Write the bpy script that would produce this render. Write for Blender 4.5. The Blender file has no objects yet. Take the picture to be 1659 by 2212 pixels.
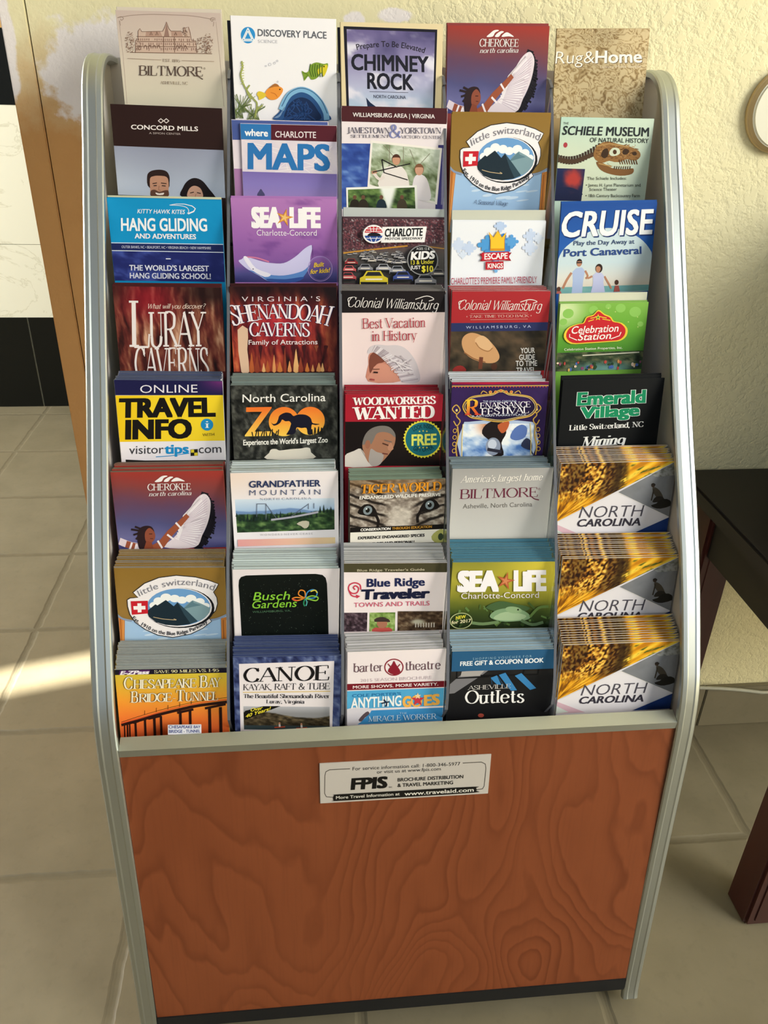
import bpy, bmesh, math, random
import numpy as np
from mathutils import Matrix, Vector, Euler

random.seed(7)
S = bpy.context.scene
COL = S.collection

# ------------------------------------------------------------------ camera
def camera():
    yaw, pitch, roll = -0.1112, 0.5087, 0.0300
    f = Vector((-math.sin(yaw)*math.cos(pitch), math.cos(yaw)*math.cos(pitch), -math.sin(pitch)))
    r = Vector((math.cos(yaw), math.sin(yaw), 0.0)); u = r.cross(f)
    r2 = math.cos(roll)*r + math.sin(roll)*u
    u2 = -math.sin(roll)*r + math.cos(roll)*u
    cd = bpy.data.cameras.new('camera'); cam = bpy.data.objects.new('camera', cd); COL.objects.link(cam)
    cd.sensor_fit = 'VERTICAL'; cd.sensor_height = 36.0; cd.lens = 1715.26/2212*36.0
    cd.clip_start = 0.01; cd.clip_end = 60
    cam.matrix_world = Matrix(((r2.x, u2.x, -f.x, -0.0925), (r2.y, u2.y, -f.y, -0.5667), (r2.z, u2.z, -f.z, 0.9969), (0, 0, 0, 1)))
    S.camera = cam
camera()

# ------------------------------------------------------------------ light and exposure
S.view_settings.view_transform = 'Standard'; S.view_settings.look = 'None'
S.view_settings.gamma = 1.0; S.view_settings.use_curve_mapping = False
S.view_settings.exposure = 0.06
W = bpy.data.worlds.new('world'); S.world = W; W.use_nodes = True
bg = W.node_tree.nodes['Background']; bg.inputs[0].default_value = (0.86, 0.93, 1.0, 1); bg.inputs[1].default_value = 0.30

def area(name, loc, target, sx, sy, power, col):
    d = bpy.data.lights.new(name, 'AREA'); d.shape = 'RECTANGLE'; d.size = sx; d.size_y = sy
    d.energy = power; d.color = col
    o = bpy.data.objects.new(name, d); COL.objects.link(o); o.location = loc
    o.rotation_euler = (Vector(target)-Vector(loc)).to_track_quat('-Z', 'Y').to_euler()
    return o
area('window_daylight', (2.15, -1.55, 2.0), (0.0, 0.2, 0.75), 1.2, 1.3, 57, (0.95, 0.98, 1.0))
area('front_fill', (-0.3, -2.9, 1.9), (0.0, 0.2, 0.8), 1.9, 1.3, 9, (0.82, 0.94, 1.0))  # fill lamp added in front to soften shade on the covers
area('far_window', (-2.5, 1.05, 1.7), (-0.85, 1.75, 0.25), 1.0, 1.2, 90, (1.0, 0.98, 0.90))
def sun():
    d = bpy.data.lights.new('sun', 'SUN'); d.energy = 40.0; d.angle = math.radians(0.6); d.color = (1.0, 0.95, 0.85)
    o = bpy.data.objects.new('sun', d); COL.objects.link(o); o.location = (-4, -1, 4)
    o.rotation_euler = Vector((0.80, 0.20, -0.60)).to_track_quat('-Z', 'Y').to_euler()
sun()

# ------------------------------------------------------------------ helpers
def lin(c):
    if isinstance(c, str):
        c = [int(c[i:i+2], 16)/255 for i in (1, 3, 5)]
    a = np.asarray(c, float)
    return np.where(a <= 0.04045, a/12.92, ((a+0.055)/1.055)**2.4)
def rgb(h): return np.array([int(h[i:i+2], 16)/255 for i in (1, 3, 5)])
def L4(h): return tuple(lin(h))+(1.0,)

def mat(name, col='#808080', rough=0.5, metal=0.0, spec=0.5, build=None):
    m = bpy.data.materials.new(name); m.use_nodes = True
    nt = m.node_tree; b = nt.nodes['Principled BSDF']
    b.inputs['Base Color'].default_value = L4(col); b.inputs['Roughness'].default_value = rough
    b.inputs['Metallic'].default_value = metal; b.inputs['Specular IOR Level'].default_value = spec
    if build: build(nt, b)
    return m
def node(nt, kind, **kw):
    n = nt.nodes.new(kind)
    for k, v in kw.items():
        if k.startswith('i_'): n.inputs[k[2:].replace('_', ' ')].default_value = v
        else: setattr(n, k, v)
    return n
def ramp(nt, fac, stops):
    r = nt.nodes.new('ShaderNodeValToRGB'); e = r.color_ramp.elements
    while len(e) < len(stops): e.new(0.5)
    for k, (p, c) in enumerate(stops):
        e[k].position = p; e[k].color = L4(c) if isinstance(c, str) else (c, c, c, 1)
    nt.links.new(fac, r.inputs[0]); return r.outputs[0]
def mixc(nt, fac, a, b):
    m = nt.nodes.new('ShaderNodeMix'); m.data_type = 'RGBA'
    for s, v in ((0, fac), (6, a), (7, b)):
        if hasattr(v, 'links') or hasattr(v, 'is_linked'): nt.links.new(v, m.inputs[s])
        else: m.inputs[s].default_value = v if s == 0 else L4(v)
    return m.outputs[2]
def math_(nt, op, a, b=None, c=None):
    m = nt.nodes.new('ShaderNodeMath'); m.operation = op
    for k, v in enumerate((a, b, c)):
        if v is None: continue
        if hasattr(v, 'is_linked'): nt.links.new(v, m.inputs[k])
        else: m.inputs[k].default_value = v
    return m.outputs[0]
def coords(nt, scale=(1, 1, 1), rot=(0, 0, 0), loc=(0, 0, 0)):
    t = nt.nodes.new('ShaderNodeTexCoord'); m = nt.nodes.new('ShaderNodeMapping')
    m.inputs['Scale'].default_value = scale; m.inputs['Rotation'].default_value = rot; m.inputs['Location'].default_value = loc
    nt.links.new(t.outputs['Object'], m.inputs[0]); return m.outputs[0]
def noise(nt, vec, scale, detail=3, rough=0.5, dist=0.0):
    n = nt.nodes.new('ShaderNodeTexNoise'); n.inputs['Scale'].default_value = scale
    n.inputs['Detail'].default_value = detail; n.inputs['Roughness'].default_value = rough; n.inputs['Distortion'].default_value = dist
    nt.links.new(vec, n.inputs['Vector']); return n.outputs[0]
def bump(nt, b, h, strength, dist):
    n = nt.nodes.new('ShaderNodeBump'); n.inputs['Strength'].default_value = strength; n.inputs['Distance'].default_value = dist
    nt.links.new(h, n.inputs['Height']); nt.links.new(n.outputs[0], b.inputs['Normal'])

def setp(o, label=None, cat=None, group=None, kind=None):
    if label: o['label'] = label
    if cat: o['category'] = cat
    if group: o['group'] = group
    if kind: o['kind'] = kind
    return o
def mesh_obj(name, me, parent=None, m=None):
    o = bpy.data.objects.new(name, me); COL.objects.link(o)
    if parent: o.parent = parent
    if m is not None:
        for k in (m if isinstance(m, (list, tuple)) else [m]): me.materials.append(k)
    return o
def bm_obj(name, bm, m, parent=None, smooth=False):
    bmesh.ops.recalc_face_normals(bm, faces=bm.faces)
    me = bpy.data.meshes.new(name); bm.to_mesh(me); bm.free()
    if smooth:
        for p in me.polygons: p.use_smooth = True
    return mesh_obj(name, me, parent, m)
def box(bm, x0, x1, y0, y1, z0, z1, bev=0.0):
    r = bmesh.ops.create_cube(bm, size=1.0)
    for v in r['verts']:
        v.co = Vector(((x0+x1)/2+v.co.x*(x1-x0), (y0+y1)/2+v.co.y*(y1-y0), (z0+z1)/2+v.co.z*(z1-z0)))
    if bev > 0:
        es = list({e for v in r['verts'] for e in v.link_edges})
        bmesh.ops.bevel(bm, geom=es, offset=bev, segments=2, affect='EDGES')
def prism(bm, prof, x0, x1, bev=0.0):
    # profile points (y, z) extruded along x; x0/x1 may be functions of (y, z)
    fx = lambda x, p: x(p) if callable(x) else x
    a = [bm.verts.new((fx(x0, p), p[0], p[1])) for p in prof]; b = [bm.verts.new((fx(x1, p), p[0], p[1])) for p in prof]
    n = len(prof); fs = [bm.faces.new(a), bm.faces.new(b[::-1])]
    for i in range(n): fs.append(bm.faces.new((a[i], b[i], b[(i+1) % n], a[(i+1) % n])))
    if bev > 0:
        es = list({e for f in fs[:2] for e in f.edges})
        bmesh.ops.bevel(bm, geom=es, offset=bev, segments=2, affect='EDGES')
def tube(bm, pts, r, seg=8):
    P = [Vector(p) for p in pts]; rings = []
    for i, p in enumerate(P):
        t = (P[min(i+1, len(P)-1)]-P[max(i-1, 0)]).normalized()
        a = t.orthogonal().normalized() if abs(t.z) > 0.9 else t.cross(Vector((0, 0, 1))).normalized(); b = t.cross(a)
        rings.append([bm.verts.new(p+r*(math.cos(k*math.tau/seg)*a+math.sin(k*math.tau/seg)*b)) for k in range(seg)])
    for A, B in zip(rings, rings[1:]):
        for k in range(seg): bm.faces.new((A[k], A[(k+1) % seg], B[(k+1) % seg], B[k]))
    bm.faces.new(rings[0][::-1]); bm.faces.new(rings[-1])
def cyl(bm, c, axis, r, h, seg=28, bev=0.0):
    R = Vector(axis).to_track_quat('Z', 'Y').to_matrix().to_4x4()
    q = bmesh.ops.create_cone(bm, cap_ends=True, segments=seg, radius1=r, radius2=r, depth=h, matrix=Matrix.Translation(c) @ R)
    if bev > 0:
        es = [e for e in {e for v in q['verts'] for e in v.link_edges} if any(len(f.verts) > 4 for f in e.link_faces)]
        bmesh.ops.bevel(bm, geom=es, offset=bev, segments=3, affect='EDGES')

# ------------------------------------------------------------------ materials
def m_print(nt, b):
    a = node(nt, 'ShaderNodeAttribute', attribute_name='ink'); nt.links.new(a.outputs['Color'], b.inputs['Base Color'])
M_PRINT = mat('printed_paper', rough=0.5, spec=0.14, build=m_print)
def m_edge(nt, b):
    a = node(nt, 'ShaderNodeAttribute', attribute_name='ink')
    n = noise(nt, coords(nt, (25, 900, 25)), 1.0, 3, 0.7)
    f = ramp(nt, n, [(0.3, 0.62), (0.7, 1.0)])
    m = nt.nodes.new('ShaderNodeMix'); m.data_type = 'RGBA'; m.blend_type = 'MULTIPLY'; m.inputs[0].default_value = 1
    nt.links.new(a.outputs['Color'], m.inputs[6]); nt.links.new(f, m.inputs[7]); nt.links.new(m.outputs[2], b.inputs['Base Color'])
M_EDGE = mat('paper_edges', rough=0.7, spec=0.15, build=m_edge)

def m_wall(nt, b):
    v = coords(nt)
    x = nt.nodes.new('ShaderNodeSeparateXYZ'); nt.links.new(v, x.inputs[0]); X, Z = x.outputs[0], x.outputs[2]
    big = noise(nt, v, 7, 3); mid = noise(nt, v, 26, 5, 0.65); n2 = noise(nt, v, 60, 4, 0.6)
    cream = mixc(nt, big, '#dfd7ac', '#e8e0ba')
    # ochre left of the rack, fading unevenly to cream near the top
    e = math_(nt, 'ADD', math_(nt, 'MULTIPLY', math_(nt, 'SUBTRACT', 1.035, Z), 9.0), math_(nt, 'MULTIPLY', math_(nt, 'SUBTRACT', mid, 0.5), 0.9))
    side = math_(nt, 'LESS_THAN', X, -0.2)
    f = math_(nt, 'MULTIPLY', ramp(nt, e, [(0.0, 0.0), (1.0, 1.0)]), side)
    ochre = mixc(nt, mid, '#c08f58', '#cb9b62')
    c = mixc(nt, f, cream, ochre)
    # white spackle patches
    def patch(cx, cz, rx, rz):
        dx = math_(nt, 'DIVIDE', math_(nt, 'SUBTRACT', X, cx), rx); dz = math_(nt, 'DIVIDE', math_(nt, 'SUBTRACT', Z, cz), rz)
        d = math_(nt, 'SQRT', math_(nt, 'ADD', math_(nt, 'MULTIPLY', dx, dx), math_(nt, 'MULTIPLY', dz, dz)))
        d = math_(nt, 'ADD', d, math_(nt, 'MULTIPLY', math_(nt, 'SUBTRACT', mid, 0.5), 1.0))
        d = math_(nt, 'ADD', d, math_(nt, 'MULTIPLY', math_(nt, 'SUBTRACT', n2, 0.5), 0.8))
        return ramp(nt, d, [(0.80, 1.0), (1.0, 0.0)])
    for (cx, cz, rx, rz) in ((-0.285, 0.985, 0.080, 0.055), (-0.390, 1.02, 0.010, 0.07), (-0.30, 0.90, 0.02, 0.05), (0.015, 1.047, 0.02, 0.008), (-0.03, 1.04, 0.012, 0.01), (0.33, 0.80, 0.05, 0.006)):
        c = mixc(nt, patch(cx, cz, rx, rz), c, '#e9e2e0')
    nt.links.new(c, b.inputs['Base Color'])
    h = math_(nt, 'ADD', noise(nt, v, 120, 3, 0.5, 0.4), math_(nt, 'MULTIPLY', noise(nt, v, 300, 2, 0.5), 0.35))
    hs = ramp(nt, h, [(0.42, 0.0), (0.75, 1.0)])
    rightside = ramp(nt, X, [(0.0, 0.15), (0.08, 1.0)])
    hh = math_(nt, 'MULTIPLY', hs, rightside)
    bump(nt, b, hh, 0.35, 0.004)
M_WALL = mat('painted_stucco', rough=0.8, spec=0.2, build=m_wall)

TILE_X, TILE_Y = 0.30, 0.285
def m_floor(nt, b):
    t = nt.nodes.new('ShaderNodeTexCoord'); x = nt.nodes.new('ShaderNodeSeparateXYZ')
    mp = nt.nodes.new('ShaderNodeMapping'); mp.inputs['Rotation'].default_value = (0, 0, 0.009)
    nt.links.new(t.outputs['Object'], mp.inputs[0])
    wob = nt.nodes.new('ShaderNodeTexNoise'); wob.inputs['Scale'].default_value = 30; nt.links.new(mp.outputs[0], wob.inputs['Vector'])
    nt.links.new(mp.outputs[0], x.inputs[0])
    wv = math_(nt, 'MULTIPLY', math_(nt, 'SUBTRACT', wob.outputs[0], 0.5), 0.006)
    def cell(o, off, size):
        u = math_(nt, 'DIVIDE', math_(nt, 'SUBTRACT', math_(nt, 'ADD', o, wv), off), size)
        fr = math_(nt, 'FRACT', u); d = math_(nt, 'MULTIPLY', math_(nt, 'MINIMUM', fr, math_(nt, 'SUBTRACT', 1.0, fr)), size)
        return math_(nt, 'FLOOR', u), d
    ix, dx = cell(x.outputs[0], -0.042-3.0, TILE_X); iy, dy = cell(x.outputs[1], 0.188-2.85, TILE_Y)
    d = math_(nt, 'MINIMUM', dx, dy)
    groutf = ramp(nt, d, [(0.0035, 1.0), (0.0058, 0.0)])
    cmb = nt.nodes.new('ShaderNodeCombineXYZ'); nt.links.new(ix, cmb.inputs[0]); nt.links.new(iy, cmb.inputs[1])
    wn = nt.nodes.new('ShaderNodeTexWhiteNoise'); nt.links.new(cmb.outputs[0], wn.inputs[0])
    n1 = noise(nt, mp.outputs[0], 9, 5, 0.6); n2 = noise(nt, mp.outputs[0], 60, 4, 0.6)
    base = mixc(nt, ramp(nt, n1, [(0.3, 0.0), (0.7, 1.0)]), '#6e6753', '#7e7661')
    base = mixc(nt, math_(nt, 'MULTIPLY', wn.outputs[0], 0.35), base, '#78705a')
    base = mixc(nt, ramp(nt, n2, [(0.55, 0.0), (0.85, 0.35)]), base, '#585140')
    c = mixc(nt, groutf, base, mixc(nt, n2, '#615a46', '#746c56'))
    nt.links.new(c, b.inputs['Base Color'])
    rr = nt.nodes.new('ShaderNodeMapRange'); rr.inputs[3].default_value = 0.42; rr.inputs[4].default_value = 0.8
    nt.links.new(groutf, rr.inputs[0]); nt.links.new(rr.outputs[0], b.inputs['Roughness'])
    h = math_(nt, 'ADD', ramp(nt, d, [(0.003, 0.0), (0.0075, 1.0)]), math_(nt, 'MULTIPLY', n2, 0.12))
    bump(nt, b, h, 0.5, 0.003)
M_FLOOR = mat('stone_floor_tile', rough=0.45, spec=0.4, build=m_floor)
M_PLAIN = mat('cream_plaster', '#a9a28c', 0.85, spec=0.1)
M_CEIL = mat('white_ceiling', '#d8d6cc', 0.9, spec=0.1)
M_ORANGE = mat('ochre_paint', '#c49a60', 0.8, spec=0.15)

def m_wood(nt, b):
    v = coords(nt); x = nt.nodes.new('ShaderNodeSeparateXYZ'); nt.links.new(v, x.inputs[0])
    lo = noise(nt, coords(nt, (5.0, 1, 1.9), loc=(3.1, 0, 0.4)), 1.0, 2, 0.45, 0.4)
    wob = noise(nt, coords(nt, (34, 1, 11.0)), 1.0, 2, 0.5)
    fld = math_(nt, 'ADD', math_(nt, 'MULTIPLY', lo, 30.0), math_(nt, 'ADD', math_(nt, 'MULTIPLY', x.outputs[0], 16.0), math_(nt, 'MULTIPLY', wob, 1.3)))
    fr = math_(nt, 'FRACT', fld)
    ring = ramp(nt, fr, [(0.0, 0.05), (0.6, 0.35), (0.88, 1.0), (1.0, 0.05)])
    amp = ramp(nt, noise(nt, coords(nt, (9, 1, 3)), 1.0, 2), [(0.3, 0.25), (0.7, 0.75)])
    fine = noise(nt, coords(nt, (300, 1, 10)), 1.0, 3, 0.6)
    base = mixc(nt, noise(nt, v, 4, 2), '#87492a', '#793f22')
    c = mixc(nt, math_(nt, 'MULTIPLY', ring, amp), base, '#5e2b13')
    c = mixc(nt, ramp(nt, fine, [(0.5, 0.0), (0.8, 0.3)]), c, '#65311a')
    nt.links.new(c, b.inputs['Base Color'])
M_WOOD = mat('cherry_veneer', rough=0.45, spec=0.3, build=m_wood)
def m_alu(nt, b):
    n = noise(nt, coords(nt, (900, 900, 3)), 1.0, 2, 0.6)
    r = nt.nodes.new('ShaderNodeMapRange'); r.inputs[3].default_value = 0.34; r.inputs[4].default_value = 0.46
    nt.links.new(n, r.inputs[0]); nt.links.new(r.outputs[0], b.inputs['Roughness'])
M_ALU = mat('brushed_aluminium', '#bcc2c0', 0.3, 1.0, build=m_alu)
M_PANEL = mat('painted_grey_panel', '#d6d0ca', 0.4, spec=0.4)
M_BLACK = mat('black_plastic', '#17181a', 0.5, spec=0.3)
M_DARK = mat('charcoal_sheet', '#26272b', 0.5, spec=0.3)
def m_acr(nt, b):
    out = nt.nodes['Material Output']; tr = node(nt, 'ShaderNodeBsdfTransparent'); tr.inputs[0].default_value = (0.90, 0.92, 0.93, 1)
    gl = node(nt, 'ShaderNodeBsdfGlossy'); gl.inputs['Roughness'].default_value = 0.08; gl.inputs[0].default_value = (0.9, 0.93, 0.95, 1)
    fr = node(nt, 'ShaderNodeFresnel'); fr.inputs[0].default_value = 1.45
    mx = node(nt, 'ShaderNodeMixShader'); nt.links.new(math_(nt, 'MULTIPLY', fr.outputs[0], 0.6), mx.inputs[0]); nt.links.new(tr.outputs[0], mx.inputs[1]); nt.links.new(gl.outputs[0], mx.inputs[2])
    nt.links.new(mx.outputs[0], out.inputs[0])
M_ACR = mat('clear_acrylic', build=m_acr)
M_ACRE = mat('acrylic_cut_edge', '#5c5e66', 0.25, spec=0.5)
def m_mahog(nt, b):
    n = noise(nt, coords(nt, (60, 60, 4)), 1.0, 4, 0.6)
    nt.links.new(mixc(nt, n, '#2a120c', '#48201a'), b.inputs['Base Color'])
M_MAHOG = mat('dark_mahogany', rough=0.35, spec=0.4, build=m_mahog)
M_ESPR = mat('espresso_veneer', '#1c1816', 0.4, spec=0.3)
def m_marble(nt, b):
    v = coords(nt); w = noise(nt, v, 3.0, 6, 0.62, 1.6)
    d = math_(nt, 'ABSOLUTE', math_(nt, 'SUBTRACT', w, 0.5))
    nt.links.new(mixc(nt, ramp(nt, d, [(0.0, 1.0), (0.012, 0.0)]), '#eae8d6', '#d8d5c0'), b.inputs['Base Color'])
M_MARBLE = mat('white_marble', rough=0.25, spec=0.4, build=m_marble)
M_BTILE = mat('black_stone_tile', '#0e100e', 0.25, spec=0.3)
M_GROUT = mat('grey_grout', '#8a8a7c', 0.9)
M_WHITE = mat('white_plastic', '#dcd9c6', 0.45)
M_TAN = mat('tan_rim', '#b9a070', 0.5)
M_CORD = mat('pale_cord', '#a6a698', 0.5)

# ------------------------------------------------------------------ the room
def struct(name, bm, m): return setp(bm_obj(name, bm, m), kind='structure')
bm = bmesh.new(); box(bm, -4, 3, -4, 2.1, -0.05, 0); struct('floor', bm, M_FLOOR)
WALL_Y = 0.42
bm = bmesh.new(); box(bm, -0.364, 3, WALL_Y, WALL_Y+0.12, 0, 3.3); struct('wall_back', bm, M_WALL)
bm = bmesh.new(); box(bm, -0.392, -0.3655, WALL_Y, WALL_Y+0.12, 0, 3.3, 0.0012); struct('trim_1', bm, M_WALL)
FY = 1.975
bm = bmesh.new(); box(bm, -4, 0.6, FY+0.012, FY+0.13, 0, 3.3); struct('wall_far', bm, M_ORANGE)
bm = bmesh.new()
for x0, x1 in ((-4, -1.52), (-1.515, -0.945), (-0.94, 0.6)): box(bm, x0, x1, FY, FY+0.012, 0, 0.294)
box(bm, -4, 0.6, FY, FY+0.012, 0.884, 1.066)
struct('trim_2', bm, M_BTILE)
bm = bmesh.new(); box(bm, -4, 0.6, FY+0.001, FY+0.012, 0.294, 0.512); box(bm, -4, 0.6, FY+0.001, FY+0.012, 0.5135, 0.884); struct('trim_3', bm, M_MARBLE)
bm = bmesh.new(); box(bm, -4, 0.6, FY+0.003, FY+0.0115, 0.0, 0.88); struct('trim_4', bm, M_GROUT)
# unseen room shell; left wall slit and short ceiling shaped for the daylight
bm = bmesh.new(); box(bm, -4, 3, -0.5, 2.1, 3.3, 3.4); struct('ceiling', bm, M_CEIL)
bm = bmesh.new(); box(bm, 3, 3.1, -4, 2.1, 0, 3.3); struct('wall_right', bm, M_PLAIN)
SLIT = (0.012, 0.106)  # opening sized to let only the sun strip onto the floor
bm = bmesh.new()
box(bm, -4.1, -4, -4, SLIT[0]-0.3, 0, 5.6); box(bm, -4.1, -4, SLIT[1]-0.3, 2.1, 0, 5.6); box(bm, -4.1, -4, SLIT[0]-0.3, SLIT[1]-0.3, 3.25, 5.6); box(bm, -4.1, -4, SLIT[0]-0.3, SLIT[1]-0.3, 0, 2.2)
struct('wall_left', bm, M_PLAIN)
# tiled skirting along the right of the back wall
bm = bmesh.new()
for x0, x1 in ((0.30, 0.5805), (0.5825, 0.88), (0.882, 1.18)): box(bm, x0, x1, 0.411, WALL_Y, 0.0, 0.088, 0.0015)
struct('baseboard_back', bm, M_FLOOR)

# ------------------------------------------------------------------ furniture beside the rack
tb = bpy.data.objects.new('side_table', None); COL.objects.link(tb); tb.location = (0.75, 0.22, 0)
setp(tb, 'dark brown wooden table against the wall, right of the brochure rack', 'table')
def tpart(name, m, boxes, bev=0.003):
    b_ = bmesh.new()
    for q in boxes: box(b_, *q, bev)
    o = bm_obj(name, b_, m, tb); o.matrix_parent_inverse = Matrix.Translation((-0.75, -0.22, 0)); return o
tpart('tabletop', M_ESPR, [(0.445, 1.10, 0.02, 0.418, 0.480, 0.503)])
tpart('apron', M_ESPR, [(0.487, 0.505, 0.09, 0.37, 0.385, 0.480)])
tpart('apron', M_ESPR, [(0.53, 1.04, 0.37, 0.388, 0.385, 0.480)])
tpart('apron', M_ESPR, [(0.53, 1.04, 0.05, 0.068, 0.385, 0.480)])
def leg(x, y, w=0.05):
    b_ = bmesh.new()
    box(b_, x, x+w, y, y+w, 0, 0.480, 0.004); box(b_, x+0.012, x+w-0.012, y-0.0015, y, 0.012, 0.47, 0.0007)
    o = bm_obj('leg', b_, M_MAHOG, tb); o.matrix_parent_inverse = Matrix.Translation((-0.75, -0.22, 0))
leg(0.480, 0.044); leg(0.480, 0.362); leg(1.03, 0.044); leg(1.03, 0.362)

lb = bpy.data.objects.new('added_hutch', None); COL.objects.link(lb); lb.location = (0.82, 0.22, 0.503)  # unseen hutch added on the table to cast shade on the wall
setp(lb, 'added dark hutch, out of view on the table, to shade the wall', 'hutch')
for nm_, q_ in (('body', (-0.22, 0.20, -0.17, 0.17, 0.0, 0.38)), ('top_board', (-0.225, 0.205, -0.175, 0.175, 0.38, 0.40)), ('door', (-0.20, -0.005, -0.182, -0.17, 0.03, 0.36)), ('door', (0.005, 0.19, -0.182, -0.17, 0.03, 0.36))):
    b_ = bmesh.new(); box(b_, *q_, 0.004); bm_obj(nm_, b_, M_ESPR, lb)

wd = bpy.data.objects.new('wall_disc', None); COL.objects.link(wd); wd.location = (0.471, WALL_Y, 0.967)
setp(wd, 'round white disc with a tan rim fixed to the textured wall', 'wall plate')
bm = bmesh.new(); cyl(bm, (0, -0.005, 0), (0, -1, 0), 0.046, 0.010, 56, 0.002); bm_obj('rim', bm, M_TAN, wd, True)
bm = bmesh.new(); cyl(bm, (0, -0.008, 0), (0, -1, 0), 0.041, 0.010, 56, 0.002); bm_obj('face', bm, M_WHITE, wd, False)

bm = bmesh.new()
P = [(0.50, 0.407, 0.100), (0.56, 0.407, 0.094), (0.60, 0.407, 0.090), (0.64, 0.407, 0.084), (0.68, 0.407, 0.076), (0.74, 0.407, 0.074), (0.9, 0.407, 0.078)]
tube(bm, P, 0.0032, 8)
setp(bm_obj('power_cord', bm, M_CORD, None, True), 'thin pale cord running along the tiled skirting under the dark table', 'cord')

# ------------------------------------------------------------------ the rack
rack = bpy.data.objects.new('brochure_rack', None); COL.objects.link(rack); rack.location = (0, 0.18, 0)
setp(rack, 'tall silver-edged brochure rack with a cherry wood front panel', 'rack')
RI = Matrix.Translation((0, -0.18, 0))
def rpart(name, bm_, m, smooth=False, parent=None):
    o = bm_obj(name, bm_, m, parent or rack, smooth)
    if parent is None: o.matrix_parent_inverse = RI
    return o
FRONT = [(-0.046, 0.018), (-0.040, 0.052), (-0.021, 0.248), (-0.008, 0.392), (-0.003, 0.430), (0.004, 0.462), (0.018, 0.495), (0.066, 0.586), (0.146, 0.712),
         (0.190, 0.786), (0.250, 0.885), (0.272, 0.920), (0.290, 0.950), (0.306, 0.976), (0.322, 0.992), (0.342, 1.001), (0.365, 1.003), (0.400, 1.000)]
def smooth_path(P, n=3):
    out = []
    for i in range(len(P)-1):
        a, b_, c, d = (Vector(P[max(i-1, 0)]), Vector(P[i]), Vector(P[i+1]), Vector(P[min(i+2, len(P)-1)]))
        for k in range(n):
            t = k/n; v = 0.5*(2*b_+(c-a)*t+(2*a-5*b_+4*c-d)*t*t+(3*b_-a-3*c+d)*t**3); out.append((v.x, v.y))
    return out+[P[-1]]
FRONT = smooth_path(FRONT)
def offs(path, d):
    out = []
    for i, p in enumerate(path):
        a = path[max(i-1, 0)]; c = path[min(i+1, len(path)-1)]
        t = Vector((c[0]-a[0], c[1]-a[1])).normalized(); out.append((p[0]+t.y*d, p[1]-t.x*d))
    return out
for sx in (-1, 1):
    bm = bmesh.new(); prism(bm, offs(FRONT, 0.004)+[(0.400, 0.018)], sx*0.2835, sx*0.2925); rpart('side_panel', bm, M_PANEL)
    # extruded U-channel edging that follows the side's outline
    bm = bmesh.new(); rings = []
    sec = [(0.2750, 0.006), (0.2750, 0.0015), (0.2762, 0.0), (0.2800, -0.0006), (0.2815, 0.0), (0.2880, 0.0), (0.2895, -0.0006), (0.2930, 0.0), (0.2945, 0.0015), (0.2945, 0.010)]
    for q in [offs(FRONT, d) for _, d in sec]: rings.append(q)
    vs = [[bm.verts.new((sx*sec[k][0], *rings[k][i])) for k in range(len(sec))] for i in range(len(FRONT))]
    for A, B in zip(vs, vs[1:]):
        for k in range(len(sec)): bm.faces.new((A[k], A[(k+1) % len(sec)], B[(k+1) % len(sec)], B[k]))
    bm.faces.new(vs[0]); bm.faces.new(vs[-1][::-1])
    tr = rpart('edge_trim', bm, M_ALU, True); tr.data.set_sharp_from_angle(angle=0.27)
bm = bmesh.new(); prism(bm, [(-0.040, 0.052), (0.0, 0.427), (0.010, 0.427), (-0.030, 0.052)], -0.2748, 0.2748); rpart('front_panel', bm, M_WOOD)
bm = bmesh.new(); prism(bm, [(-0.043, 0.034), (-0.0415, 0.0522), (-0.028, 0.0522), (-0.028, 0.034)], -0.2748, 0.2748); rpart('kick_strip', bm, M_BLACK)
bm = bmesh.new(); prism(bm, [(-0.0025, 0.4205), (-0.0025, 0.4285), (0.0110, 0.4330), (0.0110, 0.4310), (0.0, 0.4272), (0.0, 0.4205)], -0.2748, 0.2748); rpart('ledge', bm, M_ALU)
bm = bmesh.new(); box(bm, -0.2835, 0.2835, 0.396, 0.402, 0.05, 1.000); rpart('back_panel', bm, M_PANEL)
bm = bmesh.new(); box(bm, -0.2835, 0.2835, -0.02, 0.396, 0.040, 0.050); rpart('base_board', bm, M_BLACK)
# clear dividers between the columns
DIV = [p for p in offs(FRONT, 0.010) if 0.442 < p[1] < 0.985]
DPROF = [(0.040, 0.40), (0.012, 0.447)]+DIV[1:]+[(0.322, 0.985), (0.335, 0.992), (0.350, 0.994), (0.392, 0.994), (0.392, 0.85), (0.10, 0.40)]
for xt, xb in ((-0.1575, -0.1715), (-0.0505, -0.0625), (0.0550, 0.0400), (0.1650, 0.1470)):
    fx = lambda p, d, xt=xt, xb=xb: xb+(xt-xb)*(p[1]-0.448)/(0.993-0.448)+d
    bm = bmesh.new(); prism(bm, DPROF, lambda p: fx(p, -0.0014), lambda p: fx(p, 0.0014))
    o = rpart('divider', bm, [M_ACR, M_ACRE])
    for p in o.data.polygons:
        if abs(p.normal.x) < 0.7: p.material_index = 1
    setp(o, 'clear acrylic divider with a grey cut edge')
LEAN = math.radians(8.0)
def tier(r): return 0.03+0.0435*(7-r), 0.455+0.0716*(7-r)
for r in range(8):
    y, z = tier(r); zb = z-0.125; yb = y-0.125*math.tan(LEAN)
    bm = bmesh.new(); box(bm, -0.2834, 0.2834, yb-0.0016, yb+0.0410, zb-0.002, zb); 
    o = rpart('pocket_tray', bm, M_DARK)
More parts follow.
